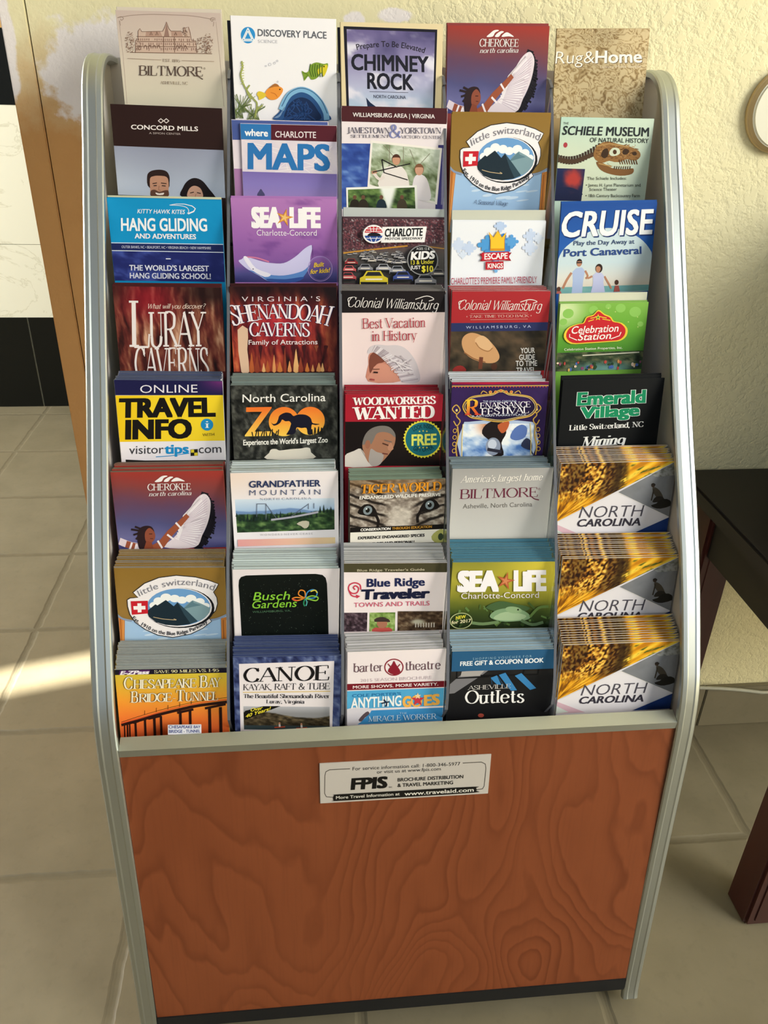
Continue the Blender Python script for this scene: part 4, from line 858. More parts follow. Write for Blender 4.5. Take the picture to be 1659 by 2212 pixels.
def race_car(a, x, y, w, c, hood='#22242a'):
    h = w*0.5
    a.poly([(x-w*.5, y+h*.45), (x-w*.5, y), (x-w*.38, y-h*.12), (x-w*.26, y-h*.5), (x+w*.24, y-h*.5), (x+w*.36, y-h*.12), (x+w*.5, y+h*.02), (x+w*.5, y+h*.45)], c)
    a.poly([(x-w*.31, y-h*.14), (x-w*.22, y-h*.42), (x+w*.2, y-h*.42), (x+w*.29, y-h*.14)], hood); a.poly([(x-w*.48, y+h*.28), (x+w*.48, y+h*.3), (x+w*.46, y+h*.5), (x-w*.46, y+h*.5)], '#17181c')
    a.line([(x-w*.3, y+h*.1), (x+w*.3, y+h*.1)], h*.1, '#e8e0d0')
@cover((2, 2), (42, 112), (532, 118), (48, 418), (515, 422))
def _(a):
    a.part('picture'); R = random.Random(9)
    def crowd(u, v):
        n = vn(u*110, v*70, 3); c = grad(n, [(0, '#2c1a22'), (0.45, '#4c343c'), (0.7, '#7c4048'), (0.88, '#8f8a90'), (1, '#d8d0d0')])
        tr = grad(v+0.06*fbm(u*8, v*8, 4), [(0.45, '#5c4a48'), (0.6, '#54504f'), (1, '#3a3838')]); return mixa(c, tr, sstep(0.4, 0.5, v-0.14*(0.5-u)))
    a.photo([(42, 112), (532, 118), (48, 418), (515, 422)], crowd, 120, 76)
    a.line([(48, 278), (180, 262), (350, 244)], 7, '#c08a34', 3); a.line([(420, 244), (528, 258)], 5, '#b08440')
    for k in range(42):
        t = k/41; x = R.uniform(120+40*t, 330-20*t) if k % 3 else R.uniform(60, 330); y = 268+52*t
        race_car(a, x, y, 18+24*t, R.choice(['#a9a6aa', '#8e8c92', '#c8c4c6', '#7a7880', '#b0a8a0']))
    for x, y, w, c in ((85, 318, 60, '#8a2a30'), (75, 350, 64, '#c0585c'), (150, 345, 70, '#84848c'), (235, 345, 70, '#a8a8b0'), (300, 355, 76, '#8c8e98'), (70, 385, 76, '#b04a50'), (325, 385, 92, '#3c4c8c'), (430, 402, 100, '#7c7c82'), (190, 392, 130, '#cbb830'), (465, 330, 60, '#5a5658'), (490, 370, 70, '#666264')): race_car(a, x, y, w, c)
    a.part('badge'); a.ell(417, 310, 73, 71, '#8a8a8c'); a.ell(417, 310, 68, 66, '#151517')
    a.text('AGES 12 &', 388, 450, 262, 11, '#c8c8c8', b=0.01); a.text('KIDS', 360, 476, 308, 35, '#f0eeee', 302, b=0.05, sh=0.12); a.text('13 & Under', 362, 470, 331, 19, '#d8cc3c', 326, b=0.015); a.text('JUST', 359, 408, 352, 16, '#e4e2e0', b=0.02); a.text('$10', 412, 466, 364, 27, '#e4d640', b=0.035)
    a.part('title'); a.poly([(228, 153), (438, 151), (427, 226), (222, 228)], '#eceaec'); a.poly([(234, 157), (433, 155), (423, 222), (234, 224)], '#f2f0f0')
    a.ell(187, 187, 50, 44, '#eceaec'); a.poly(elp(187, 187, 43, 37, 20, 190, 350), '#bf2430'); a.poly(elp(187, 187, 43, 37, 20, 12, 168), '#2a4a94'); a.lines([[(150, 174), (224, 174)], [(155, 163), (219, 163)], [(166, 151), (208, 151)], [(170, 152), (176, 178)], [(187, 150), (187, 178)], [(204, 152), (198, 178)], [(152, 207), (222, 207)], [(170, 200), (180, 224)], [(204, 200), (194, 224)]], 3, '#eceaec'); a.poly([(160, 190), (176, 180), (202, 181), (220, 190), (215, 197), (164, 197)], '#1c1c22', 2)
    a.text('CHARLOTTE', 240, 420, 199, 36, '#17171b', 195, b=0.035, sh=0.16); a.text('MOTOR SPEEDWAY', 240, 420, 215, 11, '#2a2a2e', 213, b=0.02, sh=0.16)

def puzzle(a, cx, cy, w, c, R):
    a.poly([(cx-w, cy-w), (cx+w, cy-w), (cx+w, cy+w), (cx-w, cy+w)], c)
    for dx, dy in ((-1, 0), (1, 0), (0, -1), (0, 1)): a.ell(cx+dx*w*1.28, cy+dy*w*1.28, w*0.42, w*0.42, c)
@cover((2, 3), (556, 126), (1006, 128), (556, 426), (980, 428))
def _(a):
    R = random.Random(1); a.part('picture')
    for x, y, w, c in ((590, 240, 22, '#ccd9f0'), (640, 255, 20, '#c2d2ee'), (610, 285, 12, '#d5e0f2'), (930, 200, 22, '#c6d5ef'), (925, 255, 22, '#d0dcf2'), (965, 210, 16, '#d8e2f4'), (785, 150, 18, '#b8cdee')): puzzle(a, x, y, w, c, R)
    a.part('emblem')
    for x, y, w, c in ((725, 240, 28, '#4f9ad8'), (800, 240, 32, '#3f86cc'), (838, 225, 20, '#5b9fdc'), (765, 275, 32, '#4690d2'), (765, 340, 18, '#78b0e2')): puzzle(a, x, y, w, c, R)
    a.poly([(738, 268), (738, 215), (730, 178), (752, 205), (772, 172), (792, 205), (812, 180), (804, 215), (804, 268)], '#f0c232'); a.line([(738, 262), (804, 262)], 10, '#d8901e'); a.lines([[(738, 268), (738, 215), (730, 178), (752, 205), (772, 172), (792, 205), (812, 180), (804, 215), (804, 268)]], 3, '#c8862a')
    a.poly([(686, 282), (716, 280), (716, 316), (690, 316), (700, 299)], '#8f1826'); a.poly([(838, 276), (808, 278), (808, 314), (836, 316), (824, 296)], '#8f1826'); a.poly([(698, 276), (826, 272), (826, 312), (700, 314)], '#c02030'); a.poly([(716, 318), (800, 317), (800, 354), (716, 356)], '#b81e2c')
    a.part('title'); a.text('ESCAPE', 710, 819, 308, 27, '#f2eaea', 305, b=0.03); a.text('KINGS', 726, 797, 349, 22, '#f0e8e8', b=0.03)
    a.text("CHARLOTTE'S PREMIERE FAMILY-FRIENDLY", 558, 956, 422, 30, '#a8324e', 419, b=0.0)

@cover((2, 4), (1060, 40), (1533, 40), (1070, 458), (1478, 460))
def _(a):
    a.part('picture'); a.photo([(1060, 40), (1533, 40), (1070, 458), (1478, 460)], lambda u, v: grad(v, [(0, '#1c4c9a'), (0.5, '#245cae'), (1, '#2b62b2')]), 4, 6)
    P = [(1062, 380), (1064, 330), (1085, 270), (1140, 220), (1210, 182), (1290, 168), (1370, 182), (1440, 220), (1485, 270), (1508, 330), (1498, 400), (1478, 460), (1068, 460)]
    a.poly(P, '#c9dce2', 3); a.photo([(1064, 330), (1500, 330), (1068, 436), (1484, 436)], lambda u, v: grad(v, [(0, '#c9dce2'), (0.6, '#dcdcd4'), (1, '#e2d6c4')]), 6, 8); a.photo([(1068, 434), (1486, 434), (1070, 460), (1478, 460)], lambda u, v: mixa('#62a0a4', '#8cbab4', fbm(u*16, v*3, 2)), 20, 4)
    S_ = '#b98468'
    a.poly([(1136, 368), (1152, 352), (1178, 350), (1192, 366), (1186, 410), (1184, 460), (1138, 460), (1140, 410)], '#aebfe2'); a.line([(1132, 372), (1112, 405), (1098, 440)], 11, S_, 2); a.line([(1192, 365), (1205, 388), (1196, 400)], 9, S_, 2); skin_head(a, 1164, 328, 13, 17, S_, '#2a2224'); a.line([(1152, 328), (1176, 328)], 5, '#1c1c22')
    a.poly([(1228, 386), (1242, 374), (1266, 376), (1278, 390), (1276, 420), (1284, 460), (1222, 460), (1230, 420)], '#c2c6e6'); a.line([(1225, 390), (1208, 398), (1200, 392)], 9, S_, 2); a.line([(1280, 392), (1300, 425), (1312, 446)], 8, S_, 2); a.ell(1254, 356, 16, 20, '#33241f'); a.poly([(1240, 352), (1252, 346), (1262, 356), (1256, 374), (1244, 372)], S_, 2)
    a.ell(1335, 420, 9, 11, '#4a2f24'); a.poly([(1322, 460), (1328, 434), (1344, 434), (1350, 460)], '#a8544c'); a.ell(1080, 442, 9, 11, '#5c3a2c'); a.poly([(1070, 460), (1074, 450), (1090, 450), (1094, 460)], '#b0605a')
    a.part('title'); a.text('CRUISE', 1070, 1512, 206, 120, '#f2f4f8', 200, b=0.028, sh=0.14, sha='#14306c'); a.text('Play the Day Away at', 1132, 1416, 248, 21, '#3d5076', 246, b=0.01); a.text('Port Canaveral', 1090, 1448, 299, 34, '#294888', 295, b=0.022)

def cave(u, v, s=1):
    n = fbm(u*22+2*fbm(u*4, v*4, s), v*3.2, s); return n
@cover((3, 0), (75, 668), (835, 668), (125, 1250), (838, 1250))
def _(a):
    a.part('picture')
    def fn(u, v):
        n = cave(u, v, 2); c = grad(n, [(0.2, '#1d0c0c'), (0.45, '#5c2420'), (0.62, '#84503c'), (0.8, '#c89c80')])
        red = mixa(c, '#8c1524', sstep(0.55, 0.0, np.hypot((u-0.3)*1.2, v*1.3-0.2))*0.75); dark = sstep(0.35, 0.05, v)*(sstep(0.45, 0.9, u)+0.5*sstep(0.25, 0.0, u))
        return mixa(red, '#1a0a0a', np.clip(dark, 0, 0.85))
    a.photo([(75, 668), (835, 668), (125, 1250), (838, 1250)], fn, 90, 50)
    a.part('title'); a.text('What will you discover?', 322, 722, 824, 34, '#e4d4c8', 818, f='i', sh=0.35)
    C_ = '#e4dcdc'; a.text('L', 190, 330, 1088, 318, C_, f='h', b=0.004); a.text('URAY', 322, 722, 1086, 238, C_, 1080, f='h', b=0.008); a.text('CAVERNS', 222, 728, 1300, 205, C_, 1298, f='h', b=0.008)

@cover((3, 1), (878, 668), (1622, 668), (905, 1252), (1622, 1252))
def _(a):
    a.part('picture'); R = random.Random(12)
    def fn(u, v):
        n = cave(u, v, 5); c = grad(n, [(0.2, '#160a0c'), (0.45, '#5a1a1c'), (0.65, '#9c3c2c'), (0.85, '#d07848')])
        return mixa(mixa(c, '#180c10', sstep(0.3, 0.0, v)*0.8+0.5*sstep(0.8, 1.0, u)), '#c02a3c', sstep(0.45, 0.0, np.hypot((u-0.45)*0.9, v-0.45))*0.7)
    a.photo([(878, 668), (1622, 668), (905, 1252), (1622, 1252)], fn, 90, 50)
    a.poly([(935, 965), (1005, 958), (1000, 1100), (1012, 1252), (958, 1252)], '#d6b49a', 2)
    for k in range(15):
        x = 1030+k*38+R.uniform(-8, 8); w = R.uniform(10, 20); h = R.uniform(60, 170)*(1 if k < 10 else 0.6); a.poly([(x-w, 1252), (x-w*.5, 1252-h*.6), (x, 1252-h), (x+w*.5, 1252-h*.55), (x+w, 1252)], R.choice(['#c8763a', '#b05a30', '#d8935a', '#8c3c28', '#e0aa70']), 2)
        if k % 2: a.poly([(x+10, 1075), (x+20, 1075+h*.5), (x+26, 1075+h*0.9), (x+32, 1075+h*.4), (x+40, 1075)], R.choice(['#6c2a20', '#8a4630', '#41161a']), 2)
    a.part('title'); a.text("V I R G I N I A ' S", 965, 1505, 770, 32, '#ddd2da', 766, b=0.0)
    a.text('SHENANDOAH', 905, 1560, 938, 96, '#ebe2e8', 940, f='h', b=0.012, out='#25265a', ow=0.03, arc=54, trk=0.0, flare=0.5); a.text('CAVERNS', 1015, 1432, 1006, 92, '#ebe2e8', 1010, f='h', b=0.012, out='#25265a', ow=0.03, arc=0, trk=0.0)
    a.text('Family of Attractions', 1010, 1484, 1066, 32, '#ecdfe2', 1064, b=0.006)

@cover((3, 2), (38, 455), (534, 455), (38, 865), (512, 872))
def _(a):
    a.part('picture'); a.poly([(38, 455), (534, 455), (530, 556), (38, 558)], '#19130f'); a.poly([(38, 455), (534, 455), (530, 556), (38, 558)], '#1b1517')
    a.poly([(160, 880), (162, 800), (165, 755), (200, 735), (260, 765), (290, 820), (322, 880)], '#c68672', 3); a.poly([(170, 758), (215, 738), (252, 762), (235, 790), (200, 800), (180, 840), (166, 830)], '#7c4638', 3); a.poly([(176, 835), (196, 805), (240, 800), (285, 830), (318, 880), (162, 880)], '#cf917c', 3)
    a.poly([(158, 748), (172, 718), (205, 708), (250, 712), (300, 712), (340, 730), (375, 772), (396, 820), (400, 885), (318, 885), (296, 835), (262, 800), (245, 765), (205, 742)], '#cfc6cb', 4)
    R = random.Random(6)
    for k in range(26):
        t = k/25; x = 180+70*t+70*t*t; y = 742+130*t*t+10*t; a.line([(x, y), (x+14+60*t, y-30+20*t)], 6, R.choice(['#b4a9b0', '#e2dbdf', '#a89ca4', '#dcd4d8']))
    for k in range(12): a.line([(290+R.uniform(-30, 60), 740+R.uniform(0, 100)), (330+R.uniform(-20, 50), 770+R.uniform(0, 100))], 5, R.choice(['#b9afb5', '#ded7db']))
    a.line([(186, 836), (206, 838)], 7, '#2c1a18'); a.line([(182, 822), (214, 822)], 4, '#7a4c3c'); a.line([(170, 868), (190, 872)], 7, '#a04a48')
    a.part('title'); a.text('Colonial Williamsburg', 70, 499, 529, 46, '#d8d2d0', 544, f='i', sh=0.4, b=0.002); a.line([(385, 494), (440, 478), (474, 492), (450, 502)], 4, '#d8d2d0', 4); a.line([(76, 520), (70, 492), (92, 484)], 4, '#d8d2d0', 4)
    a.text('Best Vacation', 135, 433, 631, 46, '#a4303f', 626, f='h', b=-0.006); a.text('in History', 178, 393, 690, 46, '#a4303f', 686, f='h', b=-0.006)

@cover((3, 3), (554, 455), (1027, 458), (554, 832), (992, 832))
def _(a):
    a.part('picture'); a.poly([(554, 455), (1027, 458), (1015, 608), (554, 608)], '#a6282e'); a.poly([(554, 608), (1015, 608), (1011, 648), (554, 648)], '#28305e')
    a.photo([(554, 648), (1011, 648), (554, 832), (992, 832)], lambda u, v: grad(fbm(u*7, v*4, 3), [(0.25, '#1c1814'), (0.5, '#3a3226'), (0.75, '#5c4a38')]), 40, 20)
    a.poly([(608, 705), (616, 672), (648, 655), (690, 664), (735, 692), (772, 735), (784, 772), (762, 794), (715, 794), (660, 776), (625, 748)], '#c8986a', 4); a.poly([(668, 690), (700, 668), (735, 690), (752, 722), (730, 738), (690, 722)], '#d8ae82', 4); a.line([(672, 700), (692, 726), (730, 742), (752, 726)], 4, '#9a6c44', 4); a.line([(620, 745), (665, 774), (720, 792)], 5, '#8c5e3c', 4)
    a.line([(700, 768), (696, 822)], 18, '#6c3c2a'); a.poly([(570, 832), (580, 812), (605, 805), (625, 815), (630, 832)], '#8c2a28', 2); a.ell(760, 812, 14, 16, '#4a2c20')
    a.part('title'); a.text('Colonial Williamsburg', 588, 986, 543, 46, '#e6d8d4', 551, f='i', sh=0.4, b=0.002); a.line([(880, 510), (925, 498), (960, 508), (940, 516)], 4, '#e6d8d4', 4); a.line([(594, 536), (588, 508), (610, 500)], 4, '#e6d8d4', 4)
    a.text('* TAKE TIME TO GO BACK *', 625, 934, 584, 12, '#e0b4ac', 582, f='h'); a.lines([[(645, 564), (915, 563)], [(645, 593), (915, 592)]], 1.6, '#d09a94')
    a.text('W I L L I A M S B U R G ,  V A', 625, 930, 635, 12, '#a6aed0', 633, b=0.01)
    for t, x0, x1, y in (('YOUR', 882, 948, 752), ('GUIDE', 875, 948, 783), ('TO TIME', 859, 958, 811), ('TRAVEL', 862, 950, 842)): a.text(t, x0, x1, y, 24, '#e0dcd8', y-1, b=0.02)

@cover((3, 4), (1058, 510), (1486, 512), (1062, 828), (1452, 828))
def _(a):
    a.part('picture'); R = random.Random(2)
    a.photo([(1058, 510), (1486, 512), (1062, 828), (1452, 828)], lambda u, v: mixa(grad(v+0.2*fbm(u*3, v*3, 1), [(0, '#86b850'), (0.5, '#68a838'), (0.8, '#4c8a2c'), (1, '#3a6a24')]), '#d4e4b0', sstep(0.35, 0.0, np.hypot(u-0.05, (v-0.1)*0.8))), 20, 20)
    for x, y, r in ((1350, 540, 24), (1420, 560, 28), (1220, 545, 22), (1100, 560, 26), (1290, 530, 14), (1445, 620, 14), (1080, 600, 18)): a.ell(x, y, r, r*.9, '#8cc25c')
    for _ in range(12): a.star(R.uniform(1070, 1450), R.uniform(520, 640), 5, '#e8e8a0', 0, 0.2, 4)
    a.photo([(1060, 745), (1460, 745), (1062, 828), (1452, 828)], lambda u, v: mixa(grad(fbm(u*16, v*7, 4), [(0.2, '#141a14'), (0.5, '#33442c'), (0.8, '#6c6a4c')]), '#6a9a94', sstep(0.4, 0.9, v)*sstep(0.5, 0.1, np.abs(u-0.55))*0.9), 50, 16)
    a.line([(1180, 760), (1440, 752)], 5, '#c8c4b0')
    for _ in range(36): x, y = R.uniform(1066, 1448), R.uniform(790, 824); a.ell(x, y, R.uniform(4, 8), R.uniform(4, 9), R.choice(['#b84a40', '#c88a50', '#4a6ab0', '#d8b060', '#8a4a6a', '#e0c8b0', '#2c4a2c']))
    a.part('emblem')
    B = [(1086, 672), (1098, 632), (1140, 612), (1172, 606), (1186, 578), (1218, 568), (1242, 545), (1272, 566), (1302, 580), (1318, 602), (1356, 612), (1382, 640), (1378, 674), (1350, 696), (1300, 700), (1200, 704), (1120, 704)]
    a.poly(B, '#e6c83e', 3); g = lambda k: [(1238+(x-1238)*k, 640+(y-640)*k) for x, y in B]; a.poly(g(0.93), '#c4242c', 3)
    for p in ([(1196, 600), (1222, 592)], [(1262, 590), (1300, 598)], [(1205, 585), (1228, 582)], [(1256, 580), (1282, 586)]): a.line(p, 4, '#e6c83e')
    a.star(1241, 582, 17, '#e8d23c'); a.star(1241, 582, 9, '#4a8a3c')
    a.part('title'); a.text('Celebration', 1120, 1340, 657, 34, '#f2e8e4', 652, b=0.012, sh=0.2); a.text('Station', 1152, 1306, 690, 32, '#f2e8e4', 685, b=0.012, sh=0.2); a.lines([[(1112, 658), (1112, 672), (1148, 688)], [(1305, 686), (1345, 672), (1352, 655)]], 4, '#f2e8e4')
    a.text('Celebration Station Properties, Inc.', 1092, 1360, 735, 11, '#e8ecd8', 733)

@cover((4, 0), (78, 100), (842, 105), (140, 655), (845, 660))
def _(a):
    a.part('picture'); a.photo([(78, 100), (842, 105), (90, 208), (843, 206)], lambda u, v: mixa('#1b1a46', '#6a2a6e', sstep(0.7, 1.0, u)*(1-v)), 20, 4)
    a.photo([(90, 210), (843, 206), (128, 528), (844, 522)], lambda u, v: mixa('#e8c31c', '#f2d22c', sstep(0.0, 0.5, u)), 8, 3)
    a.poly([(170, 645), (300, 652), (845, 652), (845, 664), (172, 664)], '#1c1b1c')
    a.part('title'); a.text('ONLINE', 262, 662, 192, 56, '#e6e2ec', 187, b=-0.004)
    a.text('TRAVEL', 118, 785, 360, 124, '#14110f', 352, b=0.055); a.text('INFO', 164, 618, 507, 122, '#14110f', 500, b=0.055)
    a.text('visitor', 193, 424, 609, 56, '#37373c', 605); a.text('tips', 430, 594, 607, 60, '#1d8ccc', 605, b=0.035); a.line([(372, 628), (470, 622), (560, 610), (596, 606)], 5, '#1d8ccc', 4)
    a.poly([(606, 580), (655, 578), (655, 622), (606, 624)], '#1a1a1a'); a.poly([(608, 582), (630, 581), (630, 601), (608, 602)], '#d8c634'); a.poly([(631, 602), (653, 601), (653, 621), (631, 622)], '#d8c634'); a.text('com', 662, 816, 606, 56, '#37373c', 602)
    a.text('WITH', 690, 771, 492, 19, '#6a5a20', 488)
    a.part('emblem'); a.ell(723, 412, 43, 41, '#1c8ac8'); a.text('i', 709, 737, 434, 46, '#f0f2f4', f='h', b=0.02)

@cover((4, 1), (880, 135), (1625, 135), (912, 638), (1625, 640))
def _(a):
    a.part('picture')
    a.photo([(880, 135), (1625, 135), (912, 638), (1625, 640)], lambda u, v: grad(fbm(u*26+3*fbm(u*5, v*5, 2), v*14, 6), [(0.25, '#121311'), (0.5, '#2c2d2a'), (0.8, '#5c5d57')]), 90, 60)
    a.poly([(1138, 642), (1152, 600), (1166, 576), (1200, 574), (1225, 584), (1300, 576), (1370, 572), (1405, 566), (1432, 572), (1440, 600), (1455, 642)], '#d6d0c4', 3)
    a.part('emblem')
    og = lambda t, v: grad(1-v, [(0, '#e8702a'), (0.6, '#f0a03c'), (1, '#f6cc58')])
    a.text('Z', 985, 1168, 482, 192, og, 480, b=0.02)
    for cx, cy, r in ((1252, 386, 104), (1434, 383, 101)):
        P = np.array([(cx, cy)]+elp(cx, cy, r, r*0.97, 40)); a.add(P, [(0, i, i+1) for i in range(1, 41)], grad((P[:, 1]-285)/200, [(0, '#e8742a'), (0.5, '#f09a38'), (1, '#f6c850')]))
    E = [(1164, 390), (1178, 402), (1200, 396), (1212, 372), (1222, 344), (1262, 324), (1298, 330), (1318, 348), (1350, 338), (1400, 340), (1436, 362), (1448, 395), (1470, 402), (1500, 406), (1470, 412), (1446, 408), (1442, 440), (1448, 474), (1418, 476), (1408, 432), (1372, 432), (1340, 428), (1326, 470), (1268, 476), (1296, 448), (1304, 410), (1290, 384), (1262, 384), (1240, 372), (1228, 392), (1206, 408), (1180, 412)]
    a.poly(E, '#141426', 3); a.poly([(1268, 476), (1290, 440), (1302, 400), (1330, 400), (1318, 445), (1296, 476)], '#141426')
    a.lines([[(1040+k*19, 484), (1034+k*19+(k*37 % 23), 455-(k*53 % 22))] for k in range(10)]+[[(1450+k*11, 480), (1446+k*11+(k*29 % 19), 440-(k*31 % 18))] for k in range(7)], 7, '#1a1a18')
    a.part('title'); a.text('North Carolina', 967, 1541, 252, 54, '#eceae6', 246, b=0.004); a.text("Experience the World's Largest Zoo", 975, 1556, 545, 36, '#e8e6e0', 532, b=0.03)

@cover((4, 2), (52, 112), (520, 115), (58, 450), (500, 450))
def _(a):
    a.part('picture'); a.photo([(52, 112), (520, 115), (55, 243), (514, 243)], lambda u, v: mixa('#a41c2e', '#b02436', u), 4, 4)
    a.photo([(55, 243), (514, 243), (58, 450), (500, 450)], lambda u, v: mixa('#150d0d', '#3a1e16', sstep(0.35, 0.8, fbm(u*4, v*4, 7))*sstep(0.4, 1.0, u)), 20, 12)
    a.poly([(56, 402), (100, 380), (132, 370), (165, 415), (205, 440), (196, 452), (57, 452)], '#cdc5c0', 3); a.line([(132, 372), (168, 430)], 4, '#9a908c')
    a.poly([(138, 355), (150, 310), (175, 278), (215, 264), (258, 268), (286, 292), (293, 330), (275, 380), (215, 445), (170, 435), (150, 395)], '#a3735a', 4)
    a.poly([(138, 350), (150, 306), (178, 276), (220, 263), (262, 268), (288, 294), (292, 318), (268, 300), (235, 292), (205, 300), (190, 330), (178, 350), (170, 330), (158, 345)], '#77706c', 4); a.poly([(180, 370), (205, 385), (238, 398), (225, 440), (190, 452), (170, 430), (172, 395)], '#a39a96', 4); a.ell(163, 350, 12, 20, '#9a6650')
    a.line([(232, 345), (262, 356)], 6, '#4a2c22'); a.line([(240, 330), (276, 340)], 5, '#6a605c'); a.poly([(272, 340), (284, 372), (264, 380), (256, 365)], '#b8846a', 2); a.line([(232, 392), (258, 396)], 6, '#6a3a32')
    a.part('badge')
    a.poly([(422+(94 if k % 2 else 87)*math.cos(k*math.pi/36), 326+(90 if k % 2 else 83)*math.sin(k*math.pi/36)) for k in range(72)], '#ddd23e'); a.ell(422, 326, 82, 79, '#1a6a78')
    a.text('LOOK INSIDE', 378, 470, 290, 20, '#10343c', 282, b=0.02, arc=10); a.text('GIFT OFFER', 374, 474, 376, 20, '#10343c', 370, b=0.02, arc=-12)
    for k in range(3): a.star(406+k*17, 290 if k != 1 else 288, 5, '#d8cc4c'); a.star(406+k*17, 366, 5, '#d8cc4c')
    a.text('FREE', 368, 486, 356, 50, '#dfe468', 352, b=0.035)
    a.part('title'); a.text('WOODWORKERS', 87, 484, 163, 35, '#f2e8e8', 158, f='h', b=0.05, trk=0.12); a.text('WANTED', 87, 478, 232, 58, '#f4ecec', 226, f='h', b=0.055, trk=0.12)

@cover((4, 3), (552, 55), (1022, 55), (552, 400), (980, 405))
def _(a):
    a.part('picture'); R = random.Random(4); G, G2 = '#caa24c', '#e8d08a'
    a.photo([(552, 55), (1022, 55), (552, 400), (980, 405)], lambda u, v: mixa('#23143e', '#3c2460', fbm(u*4, v*4, 3)), 16, 16)
    a.photo([(552, 50), (1022, 52), (552, 66), (1021, 68)], lambda u, v: mixa('#b01838', '#5a1040', np.abs(u-0.4)*1.4), 14, 2)
    a.line([(552, 74), (1020, 74)], 5, G); a.lines([[(556+i*14.5, 78), (556+i*14.5, 82)] for i in range(32)], 5, '#d04a3c')
    a.poly([(606, 405), (612, 262), (640, 245), (780, 238), (930, 250), (948, 275), (935, 405)], '#aebfdc', 2)
    a.photo([(614, 255), (942, 258), (610, 402), (930, 404)], lambda u, v: mixa(grad(fbm(u*5, v*4, 6), [(0.25, '#4a74b8'), (0.45, '#a8c2e4'), (0.65, '#eef2f8')]), '#c86a2c', sstep(0.5, 0.0, np.hypot((u-0.4)*1.6, v-0.05))*0.9), 40, 26)
    a.poly([(745, 400), (738, 340), (700, 300), (715, 262), (760, 240), (800, 255), (812, 300), (790, 345), (800, 400)], '#1c1416', 3); a.poly([(772, 262), (825, 246), (815, 285), (790, 300)], '#b85c34', 3); a.ell(752, 360, 34, 40, '#8c96ac'); a.ell(748, 350, 20, 22, '#c6cede'); a.line([(726, 372), (790, 385)], 14, '#2c2c3a')
    a.poly([(830, 320), (850, 280), (885, 262), (910, 280), (900, 320), (860, 335)], '#5874b4', 3); a.poly([(880, 360), (905, 325), (930, 345), (925, 380)], '#2c3450', 3); a.line([(900, 330), (935, 400)], 6, '#30324c')
    for x, k in ((582, 1), (955, -1)):
        a.line([(x, 210), (x-22*k, 185), (x-4*k, 165), (x+14*k, 190), (x-2*k, 215), (x+16*k, 240), (x+2*k, 262), (x-14*k, 240)], 5, G, 5); a.line([(x+5*k, 265), (x+10*k, 310), (x+2*k, 360), (x+8*k, 402)], 6, G, 4); a.line([(x+30*k, 255), (x+28*k, 320), (x+30*k, 402)], 4, G2, 4); a.ell(x-2*k, 190, 5, 6, G2)
        for yy in (285, 315, 345, 375): a.ring(x-6*k, yy, 8, 9, 3, G)
    fr = [(608, 172), (640, 130), (700, 118), (745, 112), (785, 94), (825, 112), (870, 118), (930, 132), (958, 178), (930, 218), (870, 232), (785, 246), (700, 234), (640, 220), (608, 172)]
    a.poly(fr, '#1c1236', 3); a.line(fr, 6, G, 5); a.line([(785+(x-785)*0.95, 172+(y-172)*0.9) for x, y in fr], 2.5, G2, 5)
    for x in (735, 760, 785, 810, 835): a.ell(x, 104-6*(x == 785), 8, 8, G); a.ell(x, 103-6*(x == 785), 4, 4, '#d85a3c')
    a.line([(720, 108), (700, 98), (690, 112)], 4, G, 4); a.line([(850, 108), (870, 98), (880, 112)], 4, G, 4)
    a.part('title'); a.text('THE ANNUAL CAROLINA', 700, 860, 152, 8, '#b8c0dc', b=0.01); a.text('R', 618, 692, 212, 72, lambda t, v: grad(v, [(0, '#d0402c'), (0.5, '#e07a2c'), (1, '#ecc83c')]), f='h', b=0.03)
    a.text('ENAISSANCE', 686, 926, 182, 27, '#eeeaf2', 178, f='h', b=0.006); a.text('FESTIVAL', 692, 918, 212, 29, '#eeeaf2', 206, f='h', b=0.006); a.text('& ARTISAN MARKETPLACE', 650, 905, 222, 8, '#c4cade', 218, b=0.01)

@cover((4, 4), (1070, 40), (1555, 45), (1070, 355), (1530, 358))
def _(a):
    a.part('title'); a.text('Emerald', 1145, 1468, 160, 58, '#15875c', 158, b=0.05, out='#dfe8e2', ow=0.03); a.text('Village', 1165, 1442, 222, 50, '#15875c', 218, b=0.05, out='#dfe8e2', ow=0.03)
    a.text('Little Switzerland, NC', 1117, 1464, 277, 24, '#ecebe8', 272, f='h', b=0.02); a.text('Mining', 1175, 1386, 354, 44, '#e4e4e2', 350, f='h', b=0.03, sh=0.2)

